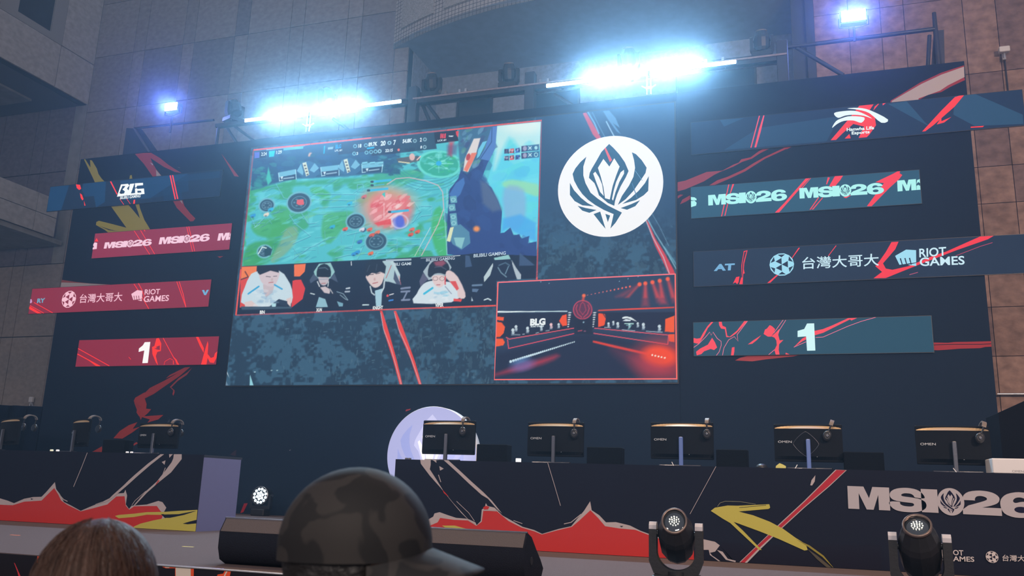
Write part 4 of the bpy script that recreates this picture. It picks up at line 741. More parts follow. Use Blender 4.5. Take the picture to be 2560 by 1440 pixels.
# ---------------------------------------------------------------- LED strips
SY = WALL-.035
def strip(label, corners, col, depth=.07):
    P = [onY(p, SY) for p in corners]; x0 = (P[0].x+P[3].x)/2; x1 = (P[1].x+P[2].x)/2; z1 = (P[0].z+P[1].z)/2; z0 = (P[2].z+P[3].z)/2
    t = empty('led_strip', (0, SY, z0), label, 'led strip', 'LED strips crossing the backdrop wings')
    b = MB(); b.box((x0-.006, SY+.001, z0-.006), (x1+.006, WALL-.012, z1+.006)); kid(b.build('cabinet', M['black']), t)
    a = Art(SY, (x0, x1, z0, z1)); a.xz([(x0, z0), (x1, z0), (x1, z1), (x0, z1)], lin(col)); return t, a
def fin(t, a): kid(a.build('display', M['led']), t)
SL = (255, 52, 48)
t, a = strip('left LED strip with white angular team initials on dark blue', [(125, 468), (556, 424), (550, 487), (117, 532)], (18, 38, 62))
for q in ((125,468, 173,463, 152,528, 117,532), (208,459, 265,453, 262,505, 240,519, 235,490, 212,492, 205,475), (407,472, 453,467, 455,500, 410,503), (300,452, 470,434, 472,478, 375,496, 310,500), (398,444, 550,428, 550,444, 400,459)): a.poly([(q[i], q[i+1]) for i in range(0, len(q), 2)], (28, 66, 104), step=False)
a.k += 1
for q in ((190,461, 200,462, 203,472, 198,475, 192,470), (200,483, 205,487, 209,498, 206,501, 202,495), (210,502, 214,514, 211,514), (424,439, 427,438, 440,498, 437,499), (430,438, 433,438, 446,497, 443,498), (275,454, 278,453, 294,485, 292,487), (334,500, 338,499, 337,510, 333,510)): a.poly([(q[i], q[i+1]) for i in range(0, len(q), 2)], SL, step=False)
a.line([(300, 498), (310, 512)], 1.2, SL); a.line([(317, 497), (326, 510)], 1.2, SL)
g = L4; a.k += 1
for q in (g(1210,405, 1232,403, 1195,490, 1210,500, 1190,525, 1170,527), g(1210,405, 1280,398, 1295,415, 1270,445, 1290,470, 1265,515, 1190,525, 1205,500, 1240,495, 1250,475, 1225,455, 1240,440, 1255,420, 1230,420), g(1300,400, 1345,395, 1310,495, 1355,490, 1350,508, 1268,515, 1290,450), g(1350,393, 1430,388, 1432,412, 1370,418, 1365,435, 1352,436), g(1370,450, 1440,445, 1446,500, 1352,508, 1350,445, 1372,443, 1376,488, 1415,485, 1410,468, 1372,468)): a.poly(q, (250, 255, 255), step=False)
a.text('BILIBILI GAMING', (300, 498), (351, 493), (301.5, 491), (235, 245, 250), .03); fin(t, a)
t, a = strip('left red LED strip repeating the white event name', [(237.5, 583.7), (580, 558.7), (573, 623.7), (229.5, 645.7)], (142, 40, 66))
g = L4
for q in ([g(1340,865)[0], g(1500,1108)[0]], [g(1405,862)[0], g(1548,1102)[0]], [g(1868,828)[0], g(1925,1075)[0]], [g(1888,825)[0], g(1948,1072)[0]]): a.line(q, 1.5, SL)
a.poly(g(1438,855, 1450,855, 1452,878, 1442,868), SL); a.poly(g(948,975, 968,940, 985,975), SL)
for p0, p1, ph in ((g(1038,1047), g(1515,1012), g(1052,985)), (g(1588,1005), g(2095,968), g(1603,935))): a.msi(p0[0], p1[0], ph[0], (248, 206, 226), (142, 40, 66))
fr = a.frame(*[g(*q)[0] for q in ((2175, 968), (2668, 932), (2190, 895))]); a.k += 1; a.glyph(G_M, fr, 8.25, (248, 206, 226)); fr_ = fr; a.glyph([(1.9, .05), (2.28, .0), (2.28, .98), (2.0, .88), (1.92, .6), (2.1, .45), (1.9, .4)], fr, 8.25, (248, 206, 226))
a.poly(g(950,985, 975,990, 970,1050, 925,1056, 930,1038, 945,1030, 928,1010), (248, 206, 226)); fin(t, a)
t, a = strip('left red LED strip with pink sponsor logos, reaching past the backdrop edge', [(80, 721.5), (528, 699.5), (521, 766), (72, 785)], (138, 38, 60))
g = L5
for q in ([(335, 710), (345, 725), (372, 772)], [(346, 708), (355, 725), (362, 745)], [(442, 704), (465, 768)], [(448, 704), (458, 735), (465, 768)]): a.line(q, 1.8, SL)
a.line(g(340,385, 530,490), 1.8, SL); a.line(g(300,415, 440,492), 1.8, SL); a.poly(g(292,425, 300,425, 420,495, 380,498, 292,450), SL)
PK = (248, 196, 214); c0 = Vector(a.P(g(690,353)[0])); e0 = Vector(a.P(g(762,345)[0])); t0_ = Vector(a.P(g(690,268)[0])); a.ball_logo(c0, PK, (138, 38, 60), abs(e0.x-c0.x), abs(t0_.y-c0.y))
def g2(*p): return g(*p)[0]
a.text('台灣大哥大', g2(795, 392), g2(1222, 372), g2(803, 302), PK, .008); a.fist([g2(1312, 262), g2(1426, 262), g2(1420, 370), g2(1318, 372)], PK, (138, 38, 60))
a.text('RIOT', g2(1447, 306), g2(1600, 300), g2(1452, 255), PK, .018); a.text('GAMES', g2(1437, 380), g2(1688, 368), g2(1445, 322), PK, .018); a.text('RY', g2(372, 390), g2(450, 384), g2(378, 347), (110, 170, 200), .04); a.poly(g(300,392, 305,350, 320,355, 325,380, 315,392), (200, 150, 200)); a.poly(g(2022,262, 2045,260, 2055,290, 2070,260, 2092,258, 2062,312, 2045,312), (110, 175, 215)); fin(t, a)
t, a = strip('left red LED strip showing a large white number one', [(198, 851), (547.5, 840.5), (540, 911), (189, 916.7)], (138, 34, 56))
for q, w_ in ((g(780,845, 1095,1020), 2), (g(775,900, 1000,1022), 2.4), (g(1632,740, 1690,850, 1740,940, 1790,1005), 1.8), (g(1640,1010, 1650,975, 1700,945, 1730,960), 1.2), (g(1735,965, 1735,1005), 2), (g(1288,930, 1310,955), 1.4)): a.line(q, w_, SL)
for q in (g(775,895, 1005,1022, 960,1020, 900,975), g(1565,745, 1590,740, 1615,795, 1610,870, 1575,880, 1560,920, 1582,1015, 1560,985, 1525,900, 1522,830, 1545,820), g(1960,727, 1985,727, 2040,840, 2038,890, 2000,820), g(2040,900, 2078,770, 2085,800, 2078,900, 2110,940, 2140,930, 2150,895, 2180,868, 2170,930, 2140,990, 2100,985, 2078,940, 2065,1010, 2012,1005), g(1740,930, 1770,960, 1790,1008, 1770,1005)): a.poly(q, (255, 50, 36))
a.poly(g(1545,845, 1575,840, 1560,830, 1600,815, 1600,860, 1570,855), (138, 34, 56))
a.poly(g(1450,782, 1505,780, 1480,990, 1425,992, 1445,865, 1388,880, 1392,845, 1430,815), (255, 255, 255)); fin(t, a)
TE = (30, 62, 86)
t, a = strip('right LED strip with a white swoosh team logo, reaching past the right edge', [(1727, 312), (2556, 218), (2562, 309), (1729, 390)], (24, 48, 76))
for q in (Q3(900,900, 1080,885, 930,950), Q3(930,1125, 1190,960, 1800,870, 1700,1060)): a.poly(q, (34, 68, 98))
for q in (Q5(900,780, 1040,760, 1180,920, 1230,960), Q5(1400,720, 1540,700, 1910,860, 1915,930, 1550,945, 1390,860)): a.poly(q, (38, 76, 106))
for q in (Q3(1192,868, 1200,868, 1136,1108, 1128,1108), Q3(1225,866, 1234,866, 1205,990, 1172,1106, 1158,1106, 1195,960)): a.poly(q, (240, 70, 90))
for q in (Q5(470,1052, 600,900, 700,775, 800,770, 760,830, 800,870, 810,940, 760,1010, 740,1030, 680,1035, 720,950, 640,930, 560,1000, 510,1050), Q5(575,1040, 610,1005, 620,1038), Q5(800,800, 845,765, 790,830), Q5(860,775, 895,765, 860,792), Q5(1155,988, 1300,830, 1400,730, 1480,703, 1400,800, 1240,940, 1180,985), Q5(1265,935, 1300,880, 1300,910, 1375,878, 1320,920)): a.poly(q, (252, 58, 60))
WH = (235, 252, 252)
for q in (Q5(495,850, 560,835, 650,832, 720,855, 780,890, 720,870, 650,862, 580,868, 525,885), Q5(480,960, 510,910, 560,885, 620,872, 722,882, 700,922, 640,905, 570,908, 520,930), Q5(595,815, 680,810, 770,830, 900,898, 850,922, 760,850, 680,825)): a.poly(q, WH, 3)
a.text('Hanwha Life', Q5(590, 985)[0], Q5(795, 970)[0], Q5(590, 960)[0], WH, .03); a.text('Esports', Q5(627, 1010)[0], Q5(762, 1000)[0], Q5(627, 988)[0], WH, .03)
a.poly(Q5(1520,952, 1620,945, 1610,955, 1520,960), SL); fin(t, a)
t, a = strip('right LED strip repeating the pale cyan event name', [(1727, 469.2), (2299, 423.7), (2303, 508), (1728.4, 546.4)], (40, 84, 108))
H4 = zc(2120, 380, 4.236)
for q in (Q4(598,340, 608,340, 530,680, 520,682), Q4(640,338, 660,336, 620,440, 565,675, 555,675, 610,450), Q4(1425,270, 1468,268, 1380,360, 1240,520, 1135,640, 1090,642, 1190,540), Q4(1468,275, 1480,268, 1350,420, 1345,410), Q4(1650,268, 1672,272, 1640,345, 1632,340), Q4(1735,240, 1820,236, 1780,300, 1730,360, 1660,370, 1700,300), Q4(1560,480, 1470,610, 1456,612, 1545,485), Q4(1600,485, 1495,610, 1480,610, 1590,485), H4(200,575, 380,330, 290,320, 470,235, 560,186, 545,225, 575,245, 540,290, 440,380, 250,575), H4(-50,480, 40,455, -20,490)): a.poly(q, (250, 62, 78))
CY = (176, 246, 242); h4 = lambda *p: Q4(*p)[0]
a.msi(h4(385, 568), h4(1222, 508), h4(383, 458), CY, (40, 84, 108)); a.msi(h4(1352, 495), (2120+385/4.236, 380+440/4.236), h4(1348, 385), CY, (40, 84, 108))
fr = a.frame((2120+525/4.236, 380+420/4.236), (2120+1415/4.236, 380+350/4.236), (2120+520/4.236, 380+305/4.236)); a.k += 1; a.glyph(G_M, fr, 8.25, CY); a.glyph([(1.9, 0), (2.27, .0), (2.27, .35), (2.1, .45), (1.92, .38)], fr, 8.25, CY); a.glyph([(1.92, .55), (2.1, .72), (2.27, .6), (2.27, .98), (2.0, .9)], fr, 8.25, CY)
a.poly(Q4(196,478, 240,482, 262,500, 258,515, 235,512, 262,540, 255,570, 196,588), CY); a.poly(Q4(196,508, 215,515, 235,512, 225,520, 196,520), (40, 84, 108)); fin(t, a)
t, a = strip('right dark LED strip with pale blue sponsor logos and characters', [(1733, 631), (2640, 580), (2648, 678), (1736, 717)], (28, 46, 68))
for q in (Q4(760,1050, 800,1040, 765,1180, 760,1240, 770,1285, 755,1290, 748,1400, 712,1400, 735,1320, 735,1200), Q4(645,1395, 680,1325, 715,1318, 705,1380, 690,1400, 670,1380), Q4(1150,1240, 1160,1270, 1040,1385, 1008,1388, 1110,1300), Q4(1340,1015, 1355,1015, 1270,1130, 1262,1130), Q4(1735,990, 1742,993, 1660,1100, 1652,1100), H4(460,955, 535,950, 500,1030, 440,1100, 370,1180, 400,1235, 470,1248, 640,1210, 900,1100, 1040,1055, 1410,890, 1430,884, 1550,884, 1480,925, 1150,1040, 1020,1090, 760,1190, 560,1270, 400,1335, 270,1338, 360,1270, 290,1210, 330,1160, 400,1060)): a.poly(q, (248, 58, 72))
a.poly(Q4(765,1060, 790,1050, 757,1170, 745,1330, 735,1330, 745,1180), (60, 40, 66)); a.line(H4(650,1300, 740,1275), 1.4, (200, 90, 120)); a.line(H4(1140,1100, 1400,1000, 1530,960), 1.4, (190, 70, 100))
LB = (160, 222, 244); c0 = Vector(a.P(h4(1162, 1192))); e0 = Vector(a.P(h4(1293, 1185))); t0_ = Vector(a.P(h4(1162, 1072))); a.ball_logo(c0, LB, (28, 46, 68), abs(e0.x-c0.x), abs(t0_.y-c0.y)); WB = (205, 238, 250)
a.text('台灣大哥大', h4(1378, 1243), (2120+328/4.236, 380+1205/4.236), h4(1378, 1115), WB, .008); a.fist([H4(492, 1040)[0], H4(720, 1030)[0], H4(722, 1205)[0], H4(510, 1215)[0]], LB, (28, 46, 68))
a.text('RIOT', H4(755, 1115)[0], H4(1040, 1095)[0], H4(753, 1025)[0], WB, .018); a.text('GAMES', H4(760, 1208)[0], H4(1235, 1190)[0], H4(757, 1120)[0], WB, .018); a.text('AT', h4(443, 1258), h4(660, 1248), h4(450, 1190), (118, 176, 216), .05); fin(t, a)
t, a = strip('right teal LED strip showing a large pale number one', [(1732, 805.8), (2328.5, 790.4), (2334, 881.3), (1736, 888.9)], (36, 76, 96))
g = Q6
for q in (g(220,612, 262,622, 300,615, 330,560, 375,490, 420,440, 445,436, 380,510, 340,590, 285,675, 262,672, 220,662), g(255,760, 300,725, 380,685, 425,612, 455,660, 478,715, 445,742, 410,730, 340,755, 310,785, 262,798), g(495,437, 525,435, 535,485, 570,500, 585,590, 612,600, 690,535, 770,430, 805,428, 760,480, 680,565, 620,605, 575,605, 560,520, 520,515, 500,480), g(635,715, 662,710, 660,760, 652,798, 625,798), g(803,683, 860,640, 945,585, 900,635, 850,675), g(970,572, 985,525, 1005,515, 1035,478, 1060,490, 1092,520, 1080,560, 1050,600, 1015,600), g(1052,598, 1095,560, 1135,520, 1140,530, 1125,580, 1140,640, 1180,635, 1135,680, 1130,740, 1140,795, 1100,795, 1085,740, 1110,690, 1105,640, 1085,610), g(1200,795, 1205,770, 1250,790), g(1290,712, 1380,620, 1420,600, 1420,630, 1380,650), g(1505,540, 1600,520, 1700,480, 1864,405, 1910,405, 1700,510, 1600,560, 1505,588), g(1864,400, 1975,395, 1900,430)): a.poly(q, (250, 78, 92))
for q in (g(225,718, 280,680, 360,600, 400,552, 415,585, 435,552, 480,620, 520,650, 522,690, 500,760, 470,800), g(535,798, 550,720, 600,635, 660,600, 700,650, 690,580, 800,435), g(1180,420, 1080,560), g(1205,425, 1120,560), g(1020,795, 1085,740), g(1520,610, 1600,605, 1864,490, 2000,440, 2160,395), g(1290,712, 1420,655)): a.line(q, 1.3, (246, 120, 150))
a.poly(g(1430,462, 1505,460, 1510,570, 1518,748, 1430,750, 1420,598, 1330,605, 1330,540, 1400,520), (210, 250, 252)); fin(t, a)
# ================================================================ COUNTERS
def desk(name, label, x0, x1, art, side_col=(.03, .03, .04)):
    t = empty(name, ((x0+x1)/2, DESK, STAGE), label, 'desk')
    z1 = EYE+.257; a = Art(DESK, (x0, x1, STAGE+.004, z1))
    a.xz([(x0, STAGE+.004), (x1, STAGE+.004), (x1, z1), (x0, z1)], (.011, .013, .026)); art(a); kid(a.build('front_panel', M['print']), t)
    b = MB(); b.box((x0, DESK+.002, z1-.03), (x1, DESK+.72, z1-.001)); kid(b.build('top', mat('desk_top', (.02, .022, .028), .5, bump=.05, scale=30)), t)
    b = MB(); b.box((x0, DESK+.004, STAGE), (x0+.03, DESK+.70, z1-.03)); kid(b.build('side_panel', mat('side_panel_violet_light', (.15, .145, .26), .5, bump=.03)), t)  # violet in the base colour imitates blue and purple light
    b = MB(); b.box((x1-.03, DESK+.004, STAGE), (x1, DESK+.70, z1-.03)); o = kid(b.build('side_panel', bpy.data.materials['side_panel_violet_light']), t)
    b = MB(); b.box((x0+.03, DESK+.68, STAGE+.05), (x1-.03, DESK+.70, z1-.3)); kid(b.build('modesty_panel', M['matte']), t)
    return t
DZ = EYE+.257; RD = (200, 56, 52); PL = (188, 178, 178); YL = (196, 188, 88); NV = (28, 30, 44)
def left_art(a):
    g = zc(0, 980, 3.13)
    a.poly(g(-900,870, -500,820, -300,900, 0,832, 60,850, 110,870, 190,835, 260,822, 325,820, 360,785, 430,705, 440,760, 470,800, 500,860, 560,890, 632,930, 700,900, 800,860, 880,820, 910,795, 970,790, 982,765, 995,810, 985,880, 1010,915, 1030,890, 1150,880, 1240,852, 1272,862, 1302,905, 1280,945, 1290,990, 1262,992, 1100,1080, -900,1000), PL)
    a.poly(g(-900,900, -500,860, -300,940, 0,882, 100,886, 190,858, 325,850, 385,790, 425,752, 455,800, 480,850, 530,885, 632,934, 720,912, 840,880, 910,818, 975,815, 985,890, 1012,920, 1050,895, 1160,892, 1228,892, 1255,930, 1278,950, 1268,985, 1262,995, 1290,1200, -900,1200), RD)
    a.poly(g(240,832, 262,836, 246,844), NV)
    a.poly(g(900,970, 930,962, 1050,952, 1150,940, 1280,938, 1400,930, 1546,922, 1530,1100, 1040,1090, 1050,1052, 1100,1030, 1200,1005, 1400,965, 1280,962, 1150,960, 1050,978, 930,988), YL)
    a.poly(g(1260,955, 1330,958, 1540,930, 1440,962, 1330,985, 1290,985), NV); a.poly(g(1430,1030, 1480,1015, 1540,1000, 1540,1028, 1470,1035), NV); a.line(g(1285,955, 1400,952, 1540,925), 2.2, YL)
    a.line(g(685,475, 640,590, 577,742), 1.3, PL)
    a.poly(g(1258,487, 1286,487, 1180,570, 1070,665, 1010,720, 940,780, 880,830, 830,862, 880,810, 970,730, 1005,695, 1060,645, 1160,560), PL)
    a.poly(g(1362,487, 1424,487, 1424,525, 1380,580, 1340,630, 1240,710, 1150,790, 1060,885, 1045,890, 1140,780, 1230,700, 1300,610, 1345,550, 1358,520), PL); a.poly(g(1215,732, 1240,690, 1252,692, 1228,722), RD)
    a.poly(g(1325,487, 1355,487, 1328,515), PL); a.poly(g(1268,548, 1298,535, 1290,570), PL); a.line(g(1297,592, 1278,640), 1.5, PL); a.line(g(1145,775, 1060,850, 1035,885), 1.2, PL); a.line(g(750,880, 800,862, 830,858), 1.5, PL); a.line(g(455,790, 500,840, 532,856), 2, PL)
def right_art(a):
    g = zc(1000, 980, 3.13); h = zc(1500, 980, 3.13); k = zc(1920, 980, 3.13)
    a.poly(g(-60,1100, 150,1040, 260,975, 270,950, 310,940, 370,962, 440,985, 530,992, 590,1020, 600,1042, 632,1010, 640,920, 662,905, 672,870, 685,892, 740,905, 800,965, 880,1010, 960,1055, 1050,1080, 1112,1110, 1240,1072, 1340,1050, 1380,1000, 1440,930, 1488,855, 1500,925, 1560,965, 1612,1020, 1690,1018, 1800,1045, 1880,1085, 1990,1125, 2100,1160, 2300,1200), PL)
    a.poly(g(-60,1130, 200,1060, 295,1020, 315,985, 420,1000, 530,1005, 598,1047, 640,1015, 652,928, 760,935, 850,1010, 950,1060, 1050,1090, 1110,1115, 1240,1080, 1345,1055, 1410,1000, 1490,925, 1550,985, 1605,1050, 1720,1068, 1840,1078, 1950,1120, 2000,1140, 2300,1220, 2300,1400, -60,1400), RD)
    a.poly(h(800,1150, 900,1172, 938,1200, 900,1250, 862,1258, 850,1235, 800,1235), PL, step=True); a.poly(h(850,1232, 880,1280, 950,1330, 970,1332, 930,1325, 860,1275), PL); a.poly(h(860,1258, 905,1248, 940,1215, 1080,1330, 970,1332, 880,1282), (28, 28, 42)); a.poly(h(915,1235, 960,1250, 1000,1305, 1062,1320, 1060,1332, 985,1312, 950,1270), PL)
    a.poly(h(960,1345, 960,1200, 1020,1200, 2200,1200, 2200,1500, 960,1500), (28, 28, 42)); a.poly(h(938,1200, 960,1180, 1100,1180, 1080,1340, 985,1312, 1062,1320, 1060,1332, 1000,1305, 960,1250, 915,1235), (28, 28, 42))
    a.poly(h(915,1235, 960,1250, 1000,1305, 1062,1320, 1060,1332, 985,1312, 950,1270), PL)
    a.poly(g(650,905, 672,890, 700,898, 690,918, 660,920), RD); a.line(g(655,928, 770,928), 1.2, PL); a.poly(g(1720,1048, 1748,1048, 1735,1058), NV); a.poly(g(330,1045, 430,1045, 500,1065, 600,1088, 400,1090), YL)
    a.poly(g(160,530, 242,530, 242,570, 235,605, 290,690, 345,780, 420,870, 530,990, 585,1030, 560,1022, 480,945, 400,850, 320,750, 235,655, 165,562), PL); a.poly(g(335,765, 385,820, 370,812, 345,790), RD)
    a.poly(g(340,530, 375,530, 480,625, 560,700, 655,785, 720,850, 800,950, 760,915, 690,835, 640,805, 540,715, 440,620), PL); a.poly(g(255,530, 285,530, 288,555), PL); a.poly(g(310,580, 345,600, 316,615), PL); a.line(g(303,648, 322,705), 1.8, PL); a.line(g(445,855, 540,945, 585,1010), 1.2, PL)
    a.line(g(1153,538, 1205,710, 1258,890), 1.3, PL); a.line(g(1285,1032, 1340,1020, 1420,955), 2, PL); a.line(g(890,1005, 960,1030), 1.5, PL)
    a.line(h(908,583, 795,790, 705,955), 1.2, PL)
    # red diagonal band
    a.poly(h(1842,608, 1930,612, 1800,735, 1600,905, 1420,1070, 1250,1235, 1150,1338, 1085,1338, 1250,1180, 1400,1035, 1600,850, 1750,700), PL); a.poly(h(1850,610, 1922,613, 1790,735, 1590,905, 1410,1070, 1240,1225, 1130,1338, 1093,1338, 1255,1180, 1405,1040, 1605,855, 1755,705), (186, 52, 64))
    # yellow arrow
    a.poly(h(868,930, 900,905, 1000,888, 1075,890, 1325,878, 1332,905, 1320,915, 1085,935, 1200,965, 1330,1015, 1430,1068, 1530,1140, 1610,1190, 1625,1235, 1600,1240, 1400,1150, 1250,1090, 1045,1015, 1120,1085, 1265,1235, 1245,1235, 1100,1100, 1020,1025, 960,990), YL)
    a.poly(h(1530,1150, 1640,1200, 1750,1280, 1838,1388, 1740,1290, 1630,1212), (150, 140, 60)); a.poly(h(1620,1225, 1700,1280, 1830,1388, 1790,1385, 1700,1310), (90, 84, 70))
    a.line(h(920,895, 940,868, 980,855, 1100,858, 1220,878), 1, (150, 150, 120)); a.line(h(1090,905, 1300,885), 1.2, (60, 60, 60)); a.poly(h(1645,730, 1655,690, 1685,652, 1680,700, 1660,732), PL)
    a.msi(k(628, 912)[0], k(2140, 985)[0], k(620, 735)[0], (184, 180, 184), (26, 26, 52))
    a.text('RIOT', k(1400, 1272)[0], k(1528, 1278)[0], k(1397, 1232)[0], (206, 200, 198), .018); a.text('GAMES', k(1400, 1320)[0], k(1612, 1327)[0], k(1398, 1282)[0], (206, 200, 198), .018)
    a.fist([k(1290, 1225)[0], k(1385, 1228)[0], k(1388, 1318)[0], k(1296, 1316)[0]], (206, 200, 198), (26, 24, 40))
    c = Vector(a.P(k(1750, 1290)[0])); e = Vector(a.P(k(1800, 1290)[0])); u = Vector(a.P(k(1750, 1243)[0])); a.ball_logo(c, (206, 200, 198), (26, 24, 40), abs(e.x-c.x), abs(u.y-c.y))
    a.text('台灣大哥大', k(1830, 1322)[0], k(2130, 1330)[0], k(1830, 1272)[0], (206, 200, 198), .008)
desk('player_desk', 'left player desk with red torn wave print and yellow arrow stroke', -12.5, onY((489, 1328), DESK).x, left_art)
desk('player_desk', 'right player desk with white event lettering and a yellow arrow', onY((986, 1200), DESK).x, 3.4, right_art)
# ---------------------------------------------------------------- things on the counters
scrm = mat('monitor_screen', (.02, .02, .03), .3, emit=(.3, .4, .6), estr=.6); mon_back = mat('monitor_back', (.006, .008, .012), .7, bump=.03, scale=80, spec=.12)
def monitor(pl, pr, ptop, label, diamond=False, word=True, rot=0, blue_sheen=False, Y=8.72):
    A_ = onY((pl, ptop), Y); B_ = onY((pr, ptop), Y); cx_ = (A_.x+B_.x)/2; w = (B_.x-A_.x)/2/max(.5, math.cos(rot)); zt = A_.z; zb = DZ+.075
    t = empty('monitor', (cx_, Y, DZ), label, 'monitor', 'monitors seen from behind on the player desks', rot)
    zt -= DZ; zb -= DZ
    def K(o): o.parent = t; return o
    b = MB(); b.box((-w, -.012, zb), (w, .02, zt), bev=.006); L_ = [-1+2*i/20 for i in range(21)]
    b.loft([[(x*w, -.012, zb+.02), (x*w, -.012-.040*(1-x*x), zb+.05), (x*w, -.012-.040*(1-x*x), zt-.045), (x*w, .012, zt-.002)] for x in L_]); K(b.build('housing', mon_back))
    b = MB(); b.loft([[(x*w, -.0125-.040*(1-x*x), zt-.045), (x*w, -.0135-.040*(1-x*x), zt-.045+.0006), (x*w, .010, zt+.0012), (x*w, .012, zt)] for x in [-.97+1.94*i/20 for i in range(21)]]); K(b.build('lit_top_slope', M['toplit']))  # lens-shaped facet made to carry the warm top light
    b = MB(); b.box((-w+.012, .0202, zb+.016), (w-.012, .0215, zt-.012)); K(b.build('screen', scrm))
    b = MB(); b.box((-.019, -.095, .0), (.019, -.060, zt*.66), bev=.005); K(b.build('stand_post', M['blue_refl'] if blue_sheen else M['chrome_dark']))
    b = MB(); b.path([(-.20, -.16, .008), (-.05, -.07, .010), (.05, -.07, .010), (.20, -.16, .008)], .010); b.box((-.06, -.11, 0), (.06, -.03, .014)); K(b.build('stand_foot', M['chrome_dark']))
    if word:
        v, f = text_tris('OMEN', 0); b = MB(); b.add([(-w+.035+x*.125, -.0125-.040*(1-((-w+.035+x*.125)/w)**2)-.001, zt*.58+y*.021) for x, y in v], [tuple(q) for q in f]); K(b.build('lettering', M['letter']))
    if diamond:
        b = MB(); zc_ = zt*.56; R = .115; P = [(-.02+R*math.copysign(abs(math.cos(a_))**1.6, math.cos(a_)), -.0475, zc_+R*math.copysign(abs(math.sin(a_))**1.6, math.sin(a_))) for a_ in [2*math.pi*i/40 for i in range(41)]]; b.path([(x, -.0535+.04*(x/w)**2, z) for x, y, z in P], .0022, 5); K(b.build('diamond_emblem', M['chrome_dark']))
    b = MB(); b.tube((.075, -.047, zb+.05), (.075, -.043, zb+.05), .005); K(b.build('button', M['letter']))
    return t, (B_.x, Y, zt+DZ)
M['toplit'] = mat('warm_toplight_paint', (.40, .29, .17), .45, .3, bump=.02)  # gold colour imitates warm light along the dark top edge
M['chrome_dark'] = mat('brushed_dark_steel', (.16, .17, .2), .28, .9, bump=.03, scale=60)
M['blue_refl'] = mat('post_blue_reflection', (.14, .18, .32), .25, .5, emit=(.14, .25, .7), estr=.22, bump=.03)  # blue tint and emission imitate a reflection on the post
M['letter'] = mat('pale_lettering', (.5, .5, .5), .5, emit=(.5, .55, .6), estr=.25)
hp_black = mat('headset_black', (.02, .02, .022), .3, bump=.03, scale=60); hp_tan = mat('headset_band', (.17, .14, .12), .5, bump=.1, scale=60)
def headset(x, zt, label, Y=8.72, tilt=0):
    t = empty('headset', (x, Y, zt), label, 'headset', 'headsets hung over the monitor corners'); t.rotation_euler.y = tilt
    def K(o, p=t): o.parent = p; return o
    b = MB(); R = []
    for i in range(15):
        a_ = math.pi*i/14; y = .085*math.cos(a_); z = .045*math.sin(a_)-.02
        z2 = z-.0; ny, nz = math.cos(a_), math.sin(a_)
        R.append([(-.018, y, z), (.018, y, z), (.018, y+ny*.014, z+nz*.014), (-.018, y+ny*.014, z+nz*.014)])
    b.loft(R); K(b.build('headband', hp_tan))
    for s_ in (-1, 1):
        b = MB(); b.tube((0, s_*.09, -.02), (0, s_*.088, -.10), .008); T = Matrix.Translation((0, s_*.088, -.125)) @ Matrix.Rotation(math.pi/2, 4, 'X') @ Matrix.Scale(1.25, 4, (0, 1, 0))
        b.lathe([(.028, -.020), (.038, -.016), (.041, 0), (.036, .014), (.024, .018)], 20, T); e = K(b.build('earcup', hp_black))
        b = MB(); b.lathe([(.010, .018), (.014, .0185), (.014, .022), (.008, .023)] if s_ < 0 else [(.02, -.03), (.034, -.026), (.034, -.02), (.02, -.019)], 16, Matrix.Translation((0, s_*.088, -.125)) @ Matrix.Rotation(math.pi/2, 4, 'X')); K(b.build('ear_pad', M['chrome_dark'] if s_ < 0 else hp_black), e)
    return t
mons = [((1060, 1190), 1051, 'monitor in front of the glowing round sign, stand post dark', False, False), ((1321, 1460), 1055, 'monitor second from the left on the right desk, dark stand post', False, False),
        ((1627, 1783), 1055, 'monitor on the right desk with blue reflection painted on its stand, no diamond outline', False, True), ((1934, 2104), 1060, 'monitor with a diamond outline emblem and blue reflection painted on its stand', True, True), ((2286, 2472), 1064, 'rightmost monitor on the right desk, beside the white box', False, False)]
hx = [1165, 1441, 1769, 2078, 2456]
hl = ['black headset hung on the monitor in front of the round sign', 'headset with tan band on the second monitor of the right desk', 'headset with tan band on the middle monitor of the right desk', 'tilted headset with tan band on the monitor with the diamond outline', 'headset with brown band on the rightmost monitor of the right desk']
for i, ((l, r), tp_, lb, di, gl) in enumerate(mons):
    monitor(l, r, tp_, lb, di, True, 0, gl); q = onY((hx[i], tp_), 8.72); headset(q.x, q.z, hl[i], tilt=.35 if i in (3, 4) else 0)
for (l, r, tp_, lb, rz, wd) in ((-22, 82, 1046, 'leftmost monitor on the left desk, cut off by the frame', -.45, False), (168, 246, 1048, 'middle monitor on the left desk, turned away at an angle', -.45, True), (347, 456, 1057, 'monitor at the right end of the left desk, red stroke behind it', -.12, True)):
    monitor(l, r, tp_, lb, False, wd, rz)
for x, tp_, lb in ((77, 1046, 'headset on the leftmost monitor of the left desk, glossy black'), (238, 1048, 'headset on the middle monitor of the left desk, shiny highlights'), (444, 1058, 'headset on the monitor at the right end of the left desk')):
    q = onY((x, tp_), 8.72); headset(q.x, q.z+.01, lb, tilt=.1)
case_m = mat('equipment_case', (.005, .007, .011), .9, bump=.1, scale=60, spec=.1)
def case(pl, pr, pt, lb, Y=8.62):
    A_ = onY((pl, pt), Y); B_ = onY((pr, pt), Y); t = empty('equipment_box', ((A_.x+B_.x)/2, Y, DZ), lb, 'box', 'low black boxes between the monitors'); w = (B_.x-A_.x)/2; h = A_.z-DZ
    b = MB(); b.box((-w, 0, 0), (w, .16, h), bev=.006); b.build('box_body', case_m).parent = t
